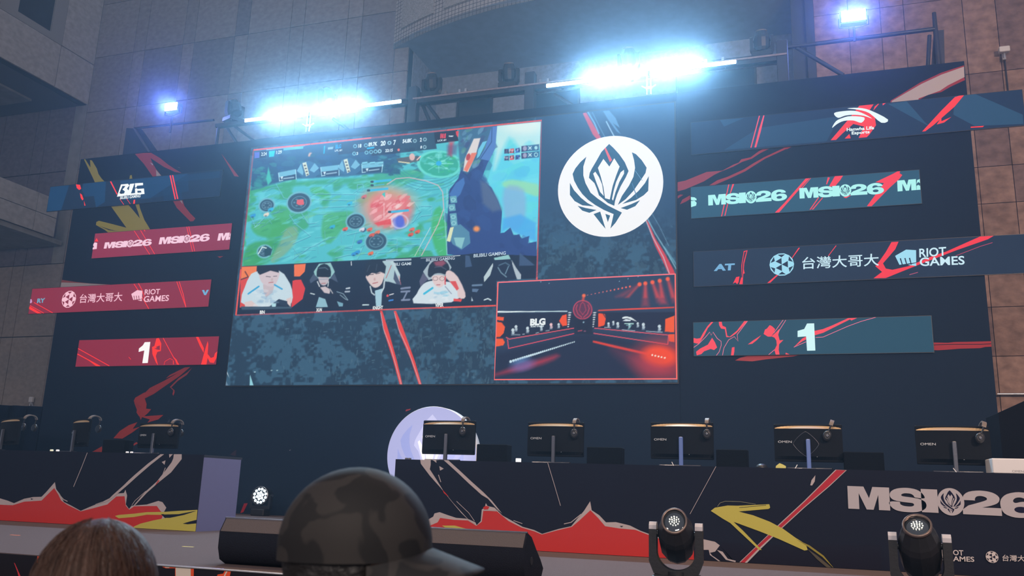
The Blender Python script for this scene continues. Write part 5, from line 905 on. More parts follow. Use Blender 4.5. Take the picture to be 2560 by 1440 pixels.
case(258, 313, 1098, 'low black box on the left desk beneath the red stroke'); case(1192, 1268, 1110, 'low black box right of the monitor covering the round sign'); case(1467, 1554, 1117, 'low black box right of the second monitor, paler rim'); case(1790, 1869, 1123, 'low black box right of the middle monitor, near the centre'); case(2109, 2209, 1129, 'low black box right of the monitor with the diamond')
# small things along the front edge
def cube(p, s_, lb, col, nm='card_cube', cat='cube', Y=8.36, g=None, em=0):
    q = onY(p, Y); b = MB(); b.box((q.x-s_/2, Y, DZ), (q.x+s_/2, Y+.03, DZ+s_*.75), bev=.003)
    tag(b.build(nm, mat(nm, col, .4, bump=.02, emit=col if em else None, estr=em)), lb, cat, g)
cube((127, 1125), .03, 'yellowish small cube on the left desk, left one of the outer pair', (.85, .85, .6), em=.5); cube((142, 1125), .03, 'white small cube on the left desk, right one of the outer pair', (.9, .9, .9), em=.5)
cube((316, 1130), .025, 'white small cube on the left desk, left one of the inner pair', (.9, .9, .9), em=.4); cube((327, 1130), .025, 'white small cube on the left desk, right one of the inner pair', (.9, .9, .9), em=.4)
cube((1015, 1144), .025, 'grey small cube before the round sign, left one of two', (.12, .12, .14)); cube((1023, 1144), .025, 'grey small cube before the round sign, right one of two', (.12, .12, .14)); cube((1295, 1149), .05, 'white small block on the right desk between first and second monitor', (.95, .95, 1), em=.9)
q = onY((1904, 1168), 8.42); b = MB(); b.ball((q.x, 8.42, DZ), .055, 20, sc=(1, 1.3, .75)); tag(b.build('computer_mouse', M['black']), 'glossy black dome mouse on the right desk left of the diamond monitor', 'mouse')
q = onY((1952, 1170), 8.36); b = MB(); b.loft([[(q.x+x*.045, y, DZ+z) for x, z in ((-1, 0), (1, 0), (1, .02), (.4, .035), (-.2, .045), (-.9, .02))] for y in (8.34, 8.38)][::-1]); tag(b.build('sticker', mat('yellow_paper', (.75, .72, .2), .6, bump=.1)), 'small yellow paper scrap on the right desk edge', 'paper')
for p, lb in (((1682, 1158), 'thin white stick on the right desk below the middle monitor'), ((1990, 1170), 'thin white stick on the right desk beside the yellow scrap'), ((2388, 1172), 'thin white stick on the right desk below the rightmost monitor')):
    q = onY(p, 8.38); b = MB(); s_ = -1 if p[0] != 1990 else 1; b.tube((q.x-.008*s_, 8.38, DZ), (q.x+.012*s_, 8.40, DZ+.035), .0035); tag(b.build('pen', M['white']), lb, 'pen')
# white branded box at the right end
A_ = onY((2477, 1146), 8.40); B_ = onY((2480, 1184), 8.40)
t = empty('white_box', (A_.x+.25, 8.36, DZ), 'low white box with dark lettering at the right end of the desk', 'box')
b = MB(); b.box((-.25, 0, 0), (.25, .3, A_.z-DZ), bev=.006); b.build('box_body', M['white']).parent = t
v, f = text_tris('OMEN', 0); b = MB(); b.add([(-.105+x*.085, -.0008, .012+y*.017) for x, y in v], [tuple(q) for q in f]); b.build('lettering', mat('grey_lettering', (.2, .2, .2), .5, bump=.02)).parent = t
# dark equipment cover at the right edge, dark drape at the left edge
P_ = [onY(p, 9.2) for p in ((2496, 1032), (2560, 1003))]
t = empty('covered_computer', (P_[0].x+.5, 9.2, STAGE), 'tall black covered cabinet with sloping top at the right edge', 'cabinet')
b = MB(); x0 = -.5; x1 = .9; s_ = (P_[1].z-P_[0].z)/(P_[1].x-P_[0].x); b.prism([(x0, 0), (x1, 0), (x1, P_[0].z-STAGE+s_*.85), (x0+.85, P_[0].z-STAGE+s_*.85), (x0, P_[0].z-STAGE)], 0, .6); b.build('cover', mat('black_cover', (.003, .004, .008), .8, bump=.2, scale=5, spec=.1)).parent = t
b = MB(); b.ball((-.18, -.004, 1.12), .008, 8); b.build('indicator', M['letter']).parent = t
P_ = [onY(p, 11.5) for p in ((0, 1004), (101, 1016))]
b = MB(); n_ = 40; fr_, bk = [], []
for i in range(n_+1):
    x = P_[0].x-2+(P_[1].x-P_[0].x+2)*i/n_; z = P_[1].z+(P_[0].z-P_[1].z)*(1-i/n_)*.9; y = 11.5+.04*math.sin(i*1.3); fr_.append((x, y, z)); bk.append((x, y, STAGE))
k = [list(fr_), list(bk)]; v = fr_+bk+[(x, y+.02, z) for x, y, z in fr_+bk]; m_ = n_+1
f = [(m_+i, m_+i+1, i+1, i) for i in range(n_)]+[(2*m_+i, 2*m_+i+1, 3*m_+i+1, 3*m_+i) for i in range(n_)]+[(i, i+1, 2*m_+i+1, 2*m_+i) for i in range(n_)]
b.add(v, f, True); tag(b.build('black_drape', mat('black_drape_cloth', (.003, .005, .011), .95, bump=.1, scale=20, spec=.05)), 'black drape closing off the stage behind the left desk', 'drape')
# ---------------------------------------------------------------- round light box sign behind the right counter
SYN = 10.9; c_ = onY((1078, 1138), SYN); top_ = onY((1078, 1023), SYN); lf_ = onY((963, 1150), SYN); R_s = (top_.z-c_.z+c_.x-lf_.x)/2
t = empty('round_sign', (c_.x, SYN, STAGE), 'glowing white and lavender round emblem light box on the stage', 'sign')
b = MB(); b.lathe([(R_s, 0), (R_s+.006, .004), (R_s+.006, .16), (R_s, .165)], 72, Matrix.Translation((0, -.004, c_.z-STAGE)) @ Matrix.Rotation(-math.pi/2, 4, 'X')); b.build('rim', M['white']).parent = t
lm = led_mat('lightbox_face', 1.0)
a = Art(SYN-.008); cc = (c_.x, c_.z); a.ell(cc, R_s, R_s, (178, 180, 226), 90)
for q in EMBU['dark'][:1]: a.xz([(cc[0]+x*R_s, cc[1]+y*R_s) for x, y in q], lin((206, 206, 244)))
a.k += 1
for q in EMBU['dark'][1:]: a.xz([(cc[0]+x*R_s, cc[1]+y*R_s) for x, y in q], lin((160, 168, 226)), False)
a.k += 1
for q in EMBU['light']: a.xz([(cc[0]+x*R_s, cc[1]+y*R_s) for x, y in q], lin((255, 250, 255)), False)
kid(a.build('face', lm), t)
for s_ in (-1, 1): b = MB(); b.box((s_*.45-.03, .05, 0), (s_*.45+.03, .12, c_.z-STAGE-R_s*.85)); b.box((s_*.45-.03, -.25, 0), (s_*.45+.03, .35, .02)); b.build('stand', M['steel']).parent = t
area('added_sign_fill', (c_.x+.25, SYN-.35, EYE+.35), (c_.x+.2, SYN, EYE+.5), .5, .12, 22, (.85, .82, 1), 170)  # lamp added before the sign, standing in for its inner light

# ================================================================ STAGE LIGHTS
lens_m = mat('lens_glass', (.03, .04, .05), .06, spec=1, coat=1, bump=.01); ring_m = mat('brown_metal_ring', (.20, .15, .13), .35, .7, bump=.02)
lens_dot = mat('lens_cell', (.7, .7, .6), .1, emit=(1, .92, .75), estr=6); cap_m = mat('pale_arm_cap', (.55, .53, .56), .35, bump=.03)
def moving_head(loc, lb, s_=1, tilt=.35, pan=0, roll=0, lit=True, g=None, name='moving_head_light', cap=True):
    t = empty(name, loc, lb, 'stage light', g, pan); t.scale = (s_, s_, s_)
    def K(o, p=t): o.parent = p; return o
    b = MB(); b.box((-.17, -.15, .02), (.17, .15, .12), bev=.012)
    for x in (-.13, .13):
        for y in (-.11, .11): b.tube((x, y, 0), (x, y, .025), .02)
    K(b.build('base', M['black']))
    b = MB(); pr = []   # U-shaped yoke
    for i in range(25):
        a_ = math.pi*i/24; x = -.1395*math.cos(a_); z = .262-.115*math.sin(a_)
        pr.append((x, z))
    out = [(-.195, .40), (-.195, .20), (-.16, .125), (-.10, .12), (.10, .12), (.16, .125), (.195, .20), (.195, .40)]
    inner = [(.1395, .40)]+pr[::-1]+[(-.1395, .40)]
    def strip2(o_, i_): pass
    poly = out+inner
    b.prism(poly, -.055, .055); b.tube((0, 0, .10), (0, 0, .14), .08); K(b.build('yoke', M['black']))
    for sx in (-1, 1):
        b = MB(); b.loft([[(sx*.167-.027, y0, z) for y0, z in ((-.055, .40), (.055, .40), (.055, .425), (.03, .445), (-.03, .445), (-.055, .425))], [(sx*.167+.027, y0, z) for y0, z in ((-.055, .40), (.055, .40), (.055, .425), (.03, .445), (-.03, .445), (-.055, .425))]]); K(b.build('arm_cap', cap_m if cap else M['black']))
    T = Matrix.Translation((0, 0, .37)) @ Matrix.Rotation(tilt, 4, 'X') @ Matrix.Rotation(roll, 4, 'Y')
    b = MB(); b.lathe([(.075, -.20), (.11, -.185), (.13, -.13), (.134, -.02), (.134, .03), (.125, .07), (.116, .09), (.092, .150), (.084, .158)], 12, T, smooth=False); b.tube(T @ Vector((-.15, 0, 0)), T @ Vector((.15, 0, 0)), .02)
    hd = K(b.build('head', M['black']))
    b = MB(); b.lathe([(.078, .150), (.092, .152), (.094, .172), (.087, .178), (.080, .172)], 40, T, caps=False); K(b.build('lens_ring', ring_m), hd)
    b = MB(); b.lathe([(.084, .152), (.076, .158), (.05, .163), (.02, .166)], 32, T); K(b.build('lens', lens_m), hd)
    if lit:
        b = MB(); R = random.Random(5)
        for rr, n_ in ((0, 1), (.018, 6), (.035, 11)):
            for i in range(n_):
                a_ = 2*math.pi*i/n_+rr*30; b.ball(tuple(T @ Vector((rr*math.cos(a_), rr*math.sin(a_)*.9, .173-rr*.06))), .0034+.0014*R.random(), 6)
        K(b.build('reflector_cells', lens_dot), hd)
    return t
q = onY((1690, 1320), 5.45); moving_head((q.x, 5.45, STAGE), 'black moving head light on the stage front, left of the two', .82, 1.02, .05, 0).scale.z = .93; 
q = onY((2298, 1350), 5.45); moving_head((q.x, 5.45, STAGE), 'black moving head light on the stage front before the white lettering', .82, .76, -.08, -.06).scale.z = .93
# truss
pipe_m = mat('truss_pipe', (.05, .06, .08), .4, .7, bump=.05); plank = mat('truss_plank', (.30, .24, .25), .6, bump=.15, vary=.2)
Z1 = EYE+6.98; Zp = EYE+7.28
t = empty('lighting_truss', (-4, TRUSS, EYE+6.9), 'long horizontal lighting truss above the backdrop, carrying stage lights', 'truss')
b = MB(); b.box((-11.0, TRUSS-.05, Z1-.05), (.05, TRUSS+.05, Z1+.02)); kid(b.build('lower_rail', M['steel']), t)
b = MB(); b.box((-6.6, TRUSS-.08, Z1+.02), (.05, TRUSS+.25, Z1+.05)); kid(b.build('walk_plank', plank), t)
pa = onY((1018, 238), TRUSS+.25); b = MB(); b.tube((-8.5, TRUSS+.25, Z1+.20), (-.02, TRUSS+.25, Z1+.20), .025); kid(b.build('upper_pipe', pipe_m), t)
for x in (-6.62, -4.33, -.02): b = MB(); b.box((x-.09, TRUSS-.06, BZ-.4), (x+.09, TRUSS+.1, Z1+.30), bev=.01); kid(b.build('post', M['steel']), t)
for x in (-10.95,): b = MB(); b.tube((x, TRUSS, BZ-.4), (x, TRUSS, Z1), .03); kid(b.build('post', pipe_m), t)
for p0, p1, r in (((565, 315), (595, 362), .03), ((582, 312), (640, 356), .03), ((1055, 258), (1078, 312), .035), ((1065, 256), (1105, 310), .035), ((833, 297), (876, 328), .03), ((1386, 235), (1434, 265), .03), ((1985, 115), (2108, 188), .035)):
    a_, c_ = onY(p0, TRUSS+.12), onY(p1, TRUSS+.12); b = MB(); b.tube(a_, c_, r); kid(b.build('brace', pipe_m if r > .031 else M['steel']), t)
for px in (1115, 1150, 1165, 1350, 1370, 1765, 1808): q = onY((px, 200), TRUSS+.2); b = MB(); b.box((q.x-.02, TRUSS+.20, Z1+.17), (q.x+.02, TRUSS+.29, Z1+.26)); kid(b.build('clamp', M['chrome']), t)
t = empty('side_mast', onY((2340, 100), TRUSS+.1), 'triangular dark steel mast and rail at the right end of the backdrop', 'mast')
a_, c_, d_ = onY((2335, 32), TRUSS+.1), onY((2345, 160), TRUSS+.1), onY((2310, 165), TRUSS+.1); e_ = onY((1955, 120), TRUSS+.1); e2 = onY((2340, 72), TRUSS+.1)
b = MB(); b.tube((a_.x, a_.y, BZ-.3), a_, .055, .03); kid(b.build('post', M['steel']), t)
b = MB(); b.prism([(e2.x-.02, e2.z), (e2.x+.12, e2.z), (c_.x+.08, BZ-.3), (d_.x+.05, BZ-.3)], TRUSS+.16, TRUSS+.2); kid(b.build('gusset', M['steel']), t)
b = MB(); b.tube((e_.x, e_.y, e_.z), e2, .035); kid(b.build('rail', pipe_m), t); b = MB(); b.tube(e2-Vector((.1, 0, .1)), (d_.x, d_.y, BZ-.3), .03); kid(b.build('brace', pipe_m), t)
t = empty('side_mast', onY((400, 350), TRUSS+.1), 'dark rail and slanted brace at the left end of the backdrop', 'mast')
a_, c_, d_, e_ = [onY(p, TRUSS+.1) for p in ((336, 321), (402, 382), (535, 300), (336, 321))]
b = MB(); b.tube(a_, (c_.x, c_.y, BZ-.2), .025); kid(b.build('brace', M['chrome_dark']), t); b = MB(); b.tube(a_, d_, .025); kid(b.build('rail', pipe_m), t)
b = MB(); b.tube((c_.x, c_.y, STAGE), (c_.x, c_.y, BZ-.2), .03); kid(b.build('pole', pipe_m), t); b = MB(); q0 = onY((316, 320), TRUSS+.2); q1 = onY((352, 322), TRUSS+.2); q2 = onY((428, 378), TRUSS+.2); b.prism([(q0.x, BZ-.2), (q2.x, BZ-.2), (q1.x, q1.z), (q0.x, q0.z)], TRUSS+.2, TRUSS+.25); kid(b.build('side_cover', mat('dark_blue_cover', (.02, .04, .09), .6, bump=.05)), t)
# LED bars (blown out) in front of the truss
barg = mat('led_bar_glass', (.8, .9, 1), .3, emit=(.62, .90, 1), estr=38)
def bar(p0, p1, lb, pw, sh=0):
    a_, c_ = onY(p0, TRUSS-.2), onY(p1, TRUSS-.2); z = (a_.z+c_.z)/2; L = c_.x-a_.x
    t = empty('led_bar_light', (a_.x+L/2, TRUSS-.2, z), lb, 'stage light', 'bright LED bars on the truss')
    b = MB(); b.box((-L/2, -.03, -.05), (L/2, .05, .03), bev=.008); b.build('housing', M['steel']).parent = t
    b = MB(); b.box((-L/2+.01, -.045, -.04), (L/2-.01, -.031, .02), bev=.006); b.build('tube_lens', barg).parent = t
    for s_ in (-1, 1): b = MB(); b.box((s_*L*.35-.02, .05, -.03), (s_*L*.35+.02, .14, .04)); b.build('bracket', M['steel']).parent = t
    area('led_bar_lamp', (a_.x+L*(.5+sh), TRUSS-.27, z), (a_.x+L/2-.4, 0, z-3.5), L*.6, .10, pw, BARC, 180)
bar((614, 302), (768, 284), 'blazing LED bar left of the left hanging clamp', PWB*.8, .15); bar((778, 279), (1006, 256), 'blazing LED bar right of the left hanging clamp', PWB, -.18)
bar((1366, 216), (1616, 186), 'blazing LED bar left of the right hanging clamp', PWB*1.1, .15); bar((1626, 182), (1842, 154), 'blazing LED bar right of the right hanging clamp, tapering to the right', PWB, -.18)
for (px, py, lb) in ((773, 283, 'short twin hanging rod with clamp between the left LED bars'), (1622, 184, 'short twin hanging rod with clamp between the right LED bars')):
    q = onY((px, py), TRUSS-.25); t = empty('hanging_clamp', q, lb, 'clamp')
    b = MB(); b.tube((-.03, 0, .1), (-.03, 0, -.38), .012); b.tube((.03, 0, .1), (.03, 0, -.38), .012); b.build('rod', M['white']).parent = t
    b = MB(); b.path([(-.12, 0, -.22), (-.06, 0, -.26), (0, 0, -.24), (.06, 0, -.26), (.12, 0, -.22)], .014); b.box((-.05, -.02, -.29), (.05, .02, -.24)); b.build('clamp', M['white']).parent = t
# floodlights at both ends
flg = mat('flood_glass', (.8, .85, 1), .3, emit=(.62, .68, 1), estr=26)
def flood(p, lb, w, h, pw, stem):
    q = onY(p, TRUSS); t = empty('flood_light', q, lb, 'stage light', 'blue white flood lights at the truss ends')
    b = MB(); b.box((-w/2-.02, -.06, -h/2-.02), (w/2+.02, .10, h/2+.02), bev=.015); b.build('housing', M['black']).parent = t
    b = MB(); b.box((-w/2, -.075, -h/2), (w/2, -.061, h/2), bev=.006); b.build('lens', flg).parent = t
    b = MB(); b.path([(-w/2-.04, 0, 0), (-w/2-.04, 0, -h/2-.06), (0, 0, -h/2-.10), (w/2+.04, 0, -h/2-.06), (w/2+.04, 0, 0)], .012); b.tube((0, 0, -h/2-.08), (0, 0, -stem), .02); b.build('yoke', M['chrome_dark']).parent = t
    area('flood_lamp', (q.x, TRUSS-.1, q.z), (q.x*.6, 0, q.z-3), w, h, pw, FLC, 180)
flood((433, 270), 'glaring violet-blue flood light above the left wing of the backdrop', .30, .16, PWF*.8, .55); flood((2133, 44), 'glaring violet-blue flood light above the right wing of the backdrop', .36, .18, PWF, .42)
# moving heads standing on the truss
for px, py, lb, tl, pn in ((585, 290, 'moving head light at the left end of the truss', -.5, 1.2), (818, 262, 'moving head light veiled by glare above the left LED bars', -.5, 1.2), (1079, 225, 'moving head light on the truss, left one above the round canopy shadow', .25, 0), (1272, 205, 'moving head light on the truss just left of the central post', .35, .1),
                               (1572, 165, 'moving head light almost lost in the glare of the right LED bars', .3, 0), (1905, 122, 'moving head light on the truss near its right end, green display lit', .15, 0)):
    q = onY((px, py), TRUSS+.1); t = moving_head((q.x, TRUSS+.1, Z1+.05), lb, .98, tl, pn, 0, True, 'moving heads along the truss', cap=False)
# LED wash light on the stage floor
wl = onZ((650, 1284), STAGE); wl = onY((650, 1286), 12.75); t = empty('wash_light', (wl.x, 12.75, STAGE), 'round LED wash light with glowing white cells on the stage floor', 'stage light'); t.scale = (.86, .86, .86)
b = MB(); b.box((-.15, -.12, 0), (.15, .12, .13), bev=.015); b.build('base', M['black']).parent = t
b = MB(); b.prism([(-.22, .13), (.22, .13), (.235, .40), (.19, .40), (.175, .19), (-.175, .19), (-.19, .40), (-.235, .40)], -.04, .04); b.build('yoke', M['black']).parent = t
T = Matrix.Translation((0, 0, .375)) @ Matrix.Rotation(.02, 4, 'Z') @ Matrix.Rotation(math.pi/2-.08, 4, 'X')
b = MB(); b.lathe([(.12, -.15), (.17, -.12), (.185, 0), (.185, .06), (.17, .075), (.165, .06)], 36, T); hd = b.build('head', M['black']); hd.parent = t
b = MB(); b.lathe([(.166, .058), (.18, .064), (.182, .072), (.172, .076)], 36, T, caps=False); b.build('rim', M['chrome']).parent = hd
cell = mat('wash_cell', (.8, .9, .95), .3, emit=(.66, .86, 1), estr=2.6); b = MB()
for rr, n_ in ((0, 1), (.062, 6), (.128, 12)):
    for i in range(n_): a_ = 2*math.pi*i/n_+.3; b.lathe([(.027, .05), (.027, .066), (.015, .074)], 12, T @ Matrix.Translation((rr*math.cos(a_), rr*math.sin(a_), 0)))
b.build('led_cells', cell).parent = hd
b = MB(); b.tube((.2, 0, .38), (.26, -.02, .39), .025); b.build('knob', M['chrome_dark']).parent = t
# ---------------------------------------------------------------- stage monitor wedges
wm = mat('wedge_paint', (.010, .010, .015), .85, bump=.35, scale=140, spec=.12); wtop = mat('wedge_top', (.09, .07, .066), .6, bump=.3, scale=140)
def wedge(x0, x1, lb, prof):
    t = empty('stage_monitor_speaker', ((x0+x1)/2, 5.5, STAGE), lb, 'speaker')
    b = MB(); b.loft([[(x1, y, z) for y, z in prof], [(x0, y, z) for y, z in prof]], True, False); b.add([(x1, y, z) for y, z in prof], [tuple(range(len(prof)))]); b.add([(x0, y, z) for y, z in prof], [tuple(range(len(prof)))[::-1]])
    kid(b.build('cabinet', wm), t)
    (ya, za), (yb, zb) = prof[3], prof[4]; b = MB(); e = .004; nrm = Vector((0, -(zb-za), (yb-ya))).normalized()*e
    b.loft([[(x0+.01, ya, za+0), (x1-.01, ya, za), (x1-.01, yb, zb), (x0+.01, yb, zb)], [(x0+.01, ya+nrm.y, za+nrm.z), (x1-.01, ya+nrm.y, za+nrm.z), (x1-.01, yb+nrm.y, zb+nrm.z), (x0+.01, yb+nrm.y, zb+nrm.z)]]); kid(b.build('top_panel', wtop), t)
    b = MB(); b.tube((x0, yb, zb), (x1, yb, zb), .007); kid(b.build('edge_strip', M['chrome_dark']), t)
    b = MB(); ym = sum(p[0] for p in prof)/len(prof); zm = sum(p[1] for p in prof)/len(prof); b.tube((x1-.002, ym-.02, zm+.0), (x1+.003, ym-.02, zm), .026); kid(b.build('handle_recess', M['matte']), t)
    return t
PR = [(y, EYE+z) for y, z in ((5.40, -.585), (5.33, -.55), (5.30, -.47), (5.30, -.36), (5.355, -.27), (5.45, -.30), (5.553, -.377), (5.66, -.45), (5.73, -.51), (5.67, -.585))]
wedge(-3.90, -2.98, 'left black stage monitor wedge on the stage edge, left of the capped head', PR); wedge(-2.62, -1.654, 'right black stage monitor wedge with curved end panel, right of the capped head', PR)
# ================================================================ PEOPLE IN THE CROWD
skin_m = mat('skin', (.42, .25, .18), .5, bump=.05, scale=60)
def skinned(nodes, edges, name, level=2):
    """nodes: {key: (pos, radius)} -> one continuous smooth surface"""
    ks = list(nodes); me = bpy.data.meshes.new(name); me.from_pydata([nodes[k][0] for k in ks], [(ks.index(a), ks.index(b)) for a, b in edges], [])
    o = bpy.data.objects.new(name, me); COL.objects.link(o)
    md = o.modifiers.new('skin', 'SKIN'); md.use_smooth_shade = True; md.branch_smoothing = .3
    for i, k in enumerate(ks):
        r = nodes[k][1]; me.skin_vertices[0].data[i].radius = r if isinstance(r, tuple) else (r, r); me.skin_vertices[0].data[i].use_root = (i == 0)
    sb = o.modifiers.new('sub', 'SUBSURF'); sb.levels = sb.render_levels = level
    dg = bpy.context.evaluated_depsgraph_get(); m2 = bpy.data.meshes.new_from_object(o.evaluated_get(dg)); bpy.data.objects.remove(o)
    m2.polygons.foreach_set('use_smooth', [True]*len(m2.polygons)); return m2
def head_mb(b, c, T, hs=1.0):
    """head centred on c facing +Y in local space: skull, brow, nose, lips, chin, ears"""
    n, R = 28, []
    for k in range(1, 24):
        t = math.pi*k/24; z = -math.cos(t); row = []
        for i in range(n):
            a_ = 2*math.pi*i/n; x = math.sin(t)*math.cos(a_); y = math.sin(t)*math.sin(a_)
            X, Y, Z = x*.076, y*.096, z*.118
            jaw = max(0, -z-.15); X *= 1-.38*jaw; Y *= 1-.18*jaw
            if y < 0: Y *= 1.05-.35*jaw
            f = max(0, y)**4
            fx = abs(x)
            if fx < .30: Y += f*(.022*math.exp(-((z+.12)/.16)**2)*(1-fx/.30))           # nose
            Y += f*.006*math.exp(-((z-.22)/.10)**2)                                         # brow
            if .18 < fx < .62: Y -= f*.010*math.exp(-((z-.04)/.10)**2)                      # eye sockets
            Y += f*.006*math.exp(-((z+.47)/.07)**2)*(fx < .4); Y += f*.008*math.exp(-((z+.80)/.12)**2)   # lips, chin
            row.append((X, Y, Z))
        R.append(row)
    b.loft(R, True, True, T)
    for s_ in (-1, 1):
        b.lathe([(.006, -.010), (.020, -.008), (.026, .002), (.022, .008), (.012, .004)], 14, T @ Matrix.Translation((s_*.079, -.008, -.008)) @ Matrix.Rotation(s_*1.25, 4, 'Y') @ Matrix.Scale(1.35, 4, (0, 1, 0)))
def join_mesh(me, mb, name, mats, parent):
    k = MB(); k.v = [tuple(v.co) for v in me.vertices]; k.f = [tuple(p.vertices) for p in me.polygons]; k.mi = [0]*len(k.f); k.sm = [True]*len(k.f)
    if mb: n_ = len(k.v); k.v += mb.v; k.f += [tuple(i+n_ for i in f) for f in mb.f]; k.mi += mb.mi; k.sm += mb.sm
    o = k.build(name, mats, parent); bpy.data.meshes.remove(me); return o
def person(loc, face, H, label, shirt, trousers, head_yaw=0, head_pitch=0, phone=False):
    t = empty('person', (loc[0], loc[1], 0), label, 'person', None, face); s_ = H/1.70
    V = lambda x, y, z: (x*s_, y*s_, z*s_)
    N = dict(pel=(V(0, 0, .93), .115*s_), ab=(V(0, .01, 1.06), (.125*s_, .10*s_)), ch=(V(0, .01, 1.24), (.15*s_, .105*s_)), up_=(V(0, -.01, 1.37), (.11*s_, .08*s_)), nk=(V(0, -.005, 1.455), .052*s_), hd=(V(0, .01, 1.54), .055*s_))
    E_ = [('pel', 'ab'), ('ab', 'ch'), ('ch', 'up_'), ('up_', 'nk'), ('nk', 'hd')]
    S_ = dict(N); SE = [('pel', 'ab'), ('ab', 'ch'), ('ch', 'up_')]; TR = dict(pel=N['pel']); TE_ = []
    for sd, k in ((-1, 'l'), (1, 'r')):
        N['s'+k] = (V(sd*.165, -.01, 1.36), .055*s_); N['e'+k] = (V(sd*.235, -.02+(.03 if phone else 0), 1.09), .040*s_)
        w = V(sd*.13, .22, 1.12) if phone else V(sd*.245, .05, .86); N['w'+k] = (w, .026*s_); wv = Vector(w); d = (wv-Vector(N['e'+k][0])).normalized()
        pm = wv+d*.05*s_; N['p'+k] = (tuple(pm), (.034*s_, .018*s_)); E_ += [('up_', 's'+k), ('s'+k, 'e'+k), ('e'+k, 'w'+k), ('w'+k, 'p'+k)]
        side = d.cross(Vector((0, 1, 0) if not phone else (0, 0, 1))).normalized(); curl = d.cross(side)
        for j, (off, ln) in enumerate(((-.027, .058), (-.009, .070), (.009, .066), (.027, .050))):
            a0 = pm+side*off*s_+d*.02*s_; a1 = a0+(d*.8+curl*.35)*ln*.55*s_; a2 = a1+(d*.45+curl*.8)*ln*.5*s_
            N[f'f{k}{j}a'] = (tuple(a0), .0085*s_); N[f'f{k}{j}b'] = (tuple(a1), .0078*s_); N[f'f{k}{j}c'] = (tuple(a2), .0068*s_); E_ += [('p'+k, f'f{k}{j}a'), (f'f{k}{j}a', f'f{k}{j}b'), (f'f{k}{j}b', f'f{k}{j}c')]
        a0 = wv+d*.02*s_-side*.032*s_; a1 = a0+(d*.6-side*.6)*.035*s_; N[f't{k}a'] = (tuple(a0), .010*s_); N[f't{k}b'] = (tuple(a1), .009*s_); E_ += [('w'+k, f't{k}a'), (f't{k}a', f't{k}b')]
        N['h'+k] = (V(sd*.09, 0, .88), .09*s_); N['k'+k] = (V(sd*.105, .02, .49), .058*s_); N['a'+k] = (V(sd*.11, -.01, .09), .038*s_); N['o'+k] = (V(sd*.12, .12, .035), (.042*s_, .03*s_)); E_ += [('pel', 'h'+k), ('h'+k, 'k'+k), ('k'+k, 'a'+k), ('a'+k, 'o'+k)]
        G = .016*s_
        S_['s'+k] = (N['s'+k][0], .055*s_+G); em = tuple((Vector(N['s'+k][0])*.35+Vector(N['e'+k][0])*.65)); S_['m'+k] = (em, .048*s_+G); SE += [('up_', 's'+k), ('s'+k, 'm'+k)]
        TR['h'+k] = (N['h'+k][0], .09*s_+G); TR['k'+k] = (N['k'+k][0], .058*s_+G*1.2); TR['a'+k] = (V(sd*.11, -.01, .12), .038*s_+G*1.6); TE_ += [('pel', 'h'+k), ('h'+k, 'k'+k), ('k'+k, 'a'+k)]
    T = Matrix.Translation(V(0, .015, 1.585)) @ Matrix.Rotation(head_yaw, 4, 'Z') @ Matrix.Rotation(-head_pitch, 4, 'X') @ Matrix.Scale(s_, 4)
    hb = MB(); head_mb(hb, None, T)
    join_mesh(skinned(N, E_, 'body'), hb, 'body', skin_m, t)
    b = MB()
    for sd in (-1, 1): b.ball((sd*.031, .083, .004), .0115, 10, T)
    b.build('eyes', mat('eye', (.5, .5, .5), .2, bump=.01), t)
    for k in ('pel', 'ab', 'ch', 'up_'):
        r = N[k][1]; r = r if isinstance(r, tuple) else (r, r); S_[k] = (N[k][0], (r[0]+.02*s_, r[1]+.02*s_))
    S_ = {k: v for k, v in S_.items() if k in ('pel', 'ab', 'ch', 'up_') or k[0] in 'sm'}
    m2 = skinned(S_, SE, 'shirt'); m2.materials.append(shirt); o = bpy.data.objects.new('shirt', m2); COL.objects.link(o); o.parent = t
    TR['pel'] = (TR['pel'][0], .115*s_+.014); m2 = skinned(TR, TE_, 'trousers'); m2.materials.append(trousers); o = bpy.data.objects.new('trousers', m2); COL.objects.link(o); o.parent = t
    for sd in (-1, 1):
        b = MB(); x = sd*.115*s_; b.loft([[(x+u*.05*s_*q, y*s_, z*s_) for u, y in ((-1, -.06), (1, -.06), (1.05, .08), (.8, .17), (-.8, .17), (-1.05, .08))] for z, q in ((0, 1), (.03, 1.05), (.055, .95), (.085, .7))]); b.build('shoe', M['matte'], t)
    return t, T
cloth_b = mat('black_cotton', (.012, .012, .016), .9, bump=.3, scale=60); jean = mat('dark_denim', (.02, .025, .045), .9, bump=.3, scale=80)
# left onlooker: bare head of brown hair
hair_m = mat('brown_hair', (.075, .036, .024), .5, bump=.45, scale=9, vary=.45, stretch=(14, 14, .8), spec=.35)
P = at((238, 1420), 1.32); Hh = 1.0
t, T = person((P.x, P.y), .25, 1.51, 'person with brown shoulder-length hair, seen from behind at the lower left', cloth_b, jean)
b = MB(); n = 72; R = []
for k in range(0, 26):
    u = k/25; row = []
    for i in range(n):
        a_ = 2*math.pi*i/n; w = .0009*math.sin(a_*17+k*.15)+.0007*math.sin(a_*31+k*.1)+.002*math.sin(a_*5+.6)
        if u < .55: th = u/.55*math.pi*.52; rr = math.sin(th); z = .013+.128*math.cos(th)
        else: q = (u-.55)/.45; rr = 1+.10*math.sin(q*2.2); z = .013-.008-.26*q
        x = (.098*rr+w*rr)*math.cos(a_); y = (.118*rr+w*rr)*math.sin(a_)-.006
        if u > .45 and math.sin(a_) > .15: y = min(y, .045+.03*(1-u)); 
        row.append((x, y, z))
    R.append(row)
b.loft(R[::-1], True, True, T); b.build('hair', hair_m, t)
R_ = random.Random(3); b = MB()    # loose strands
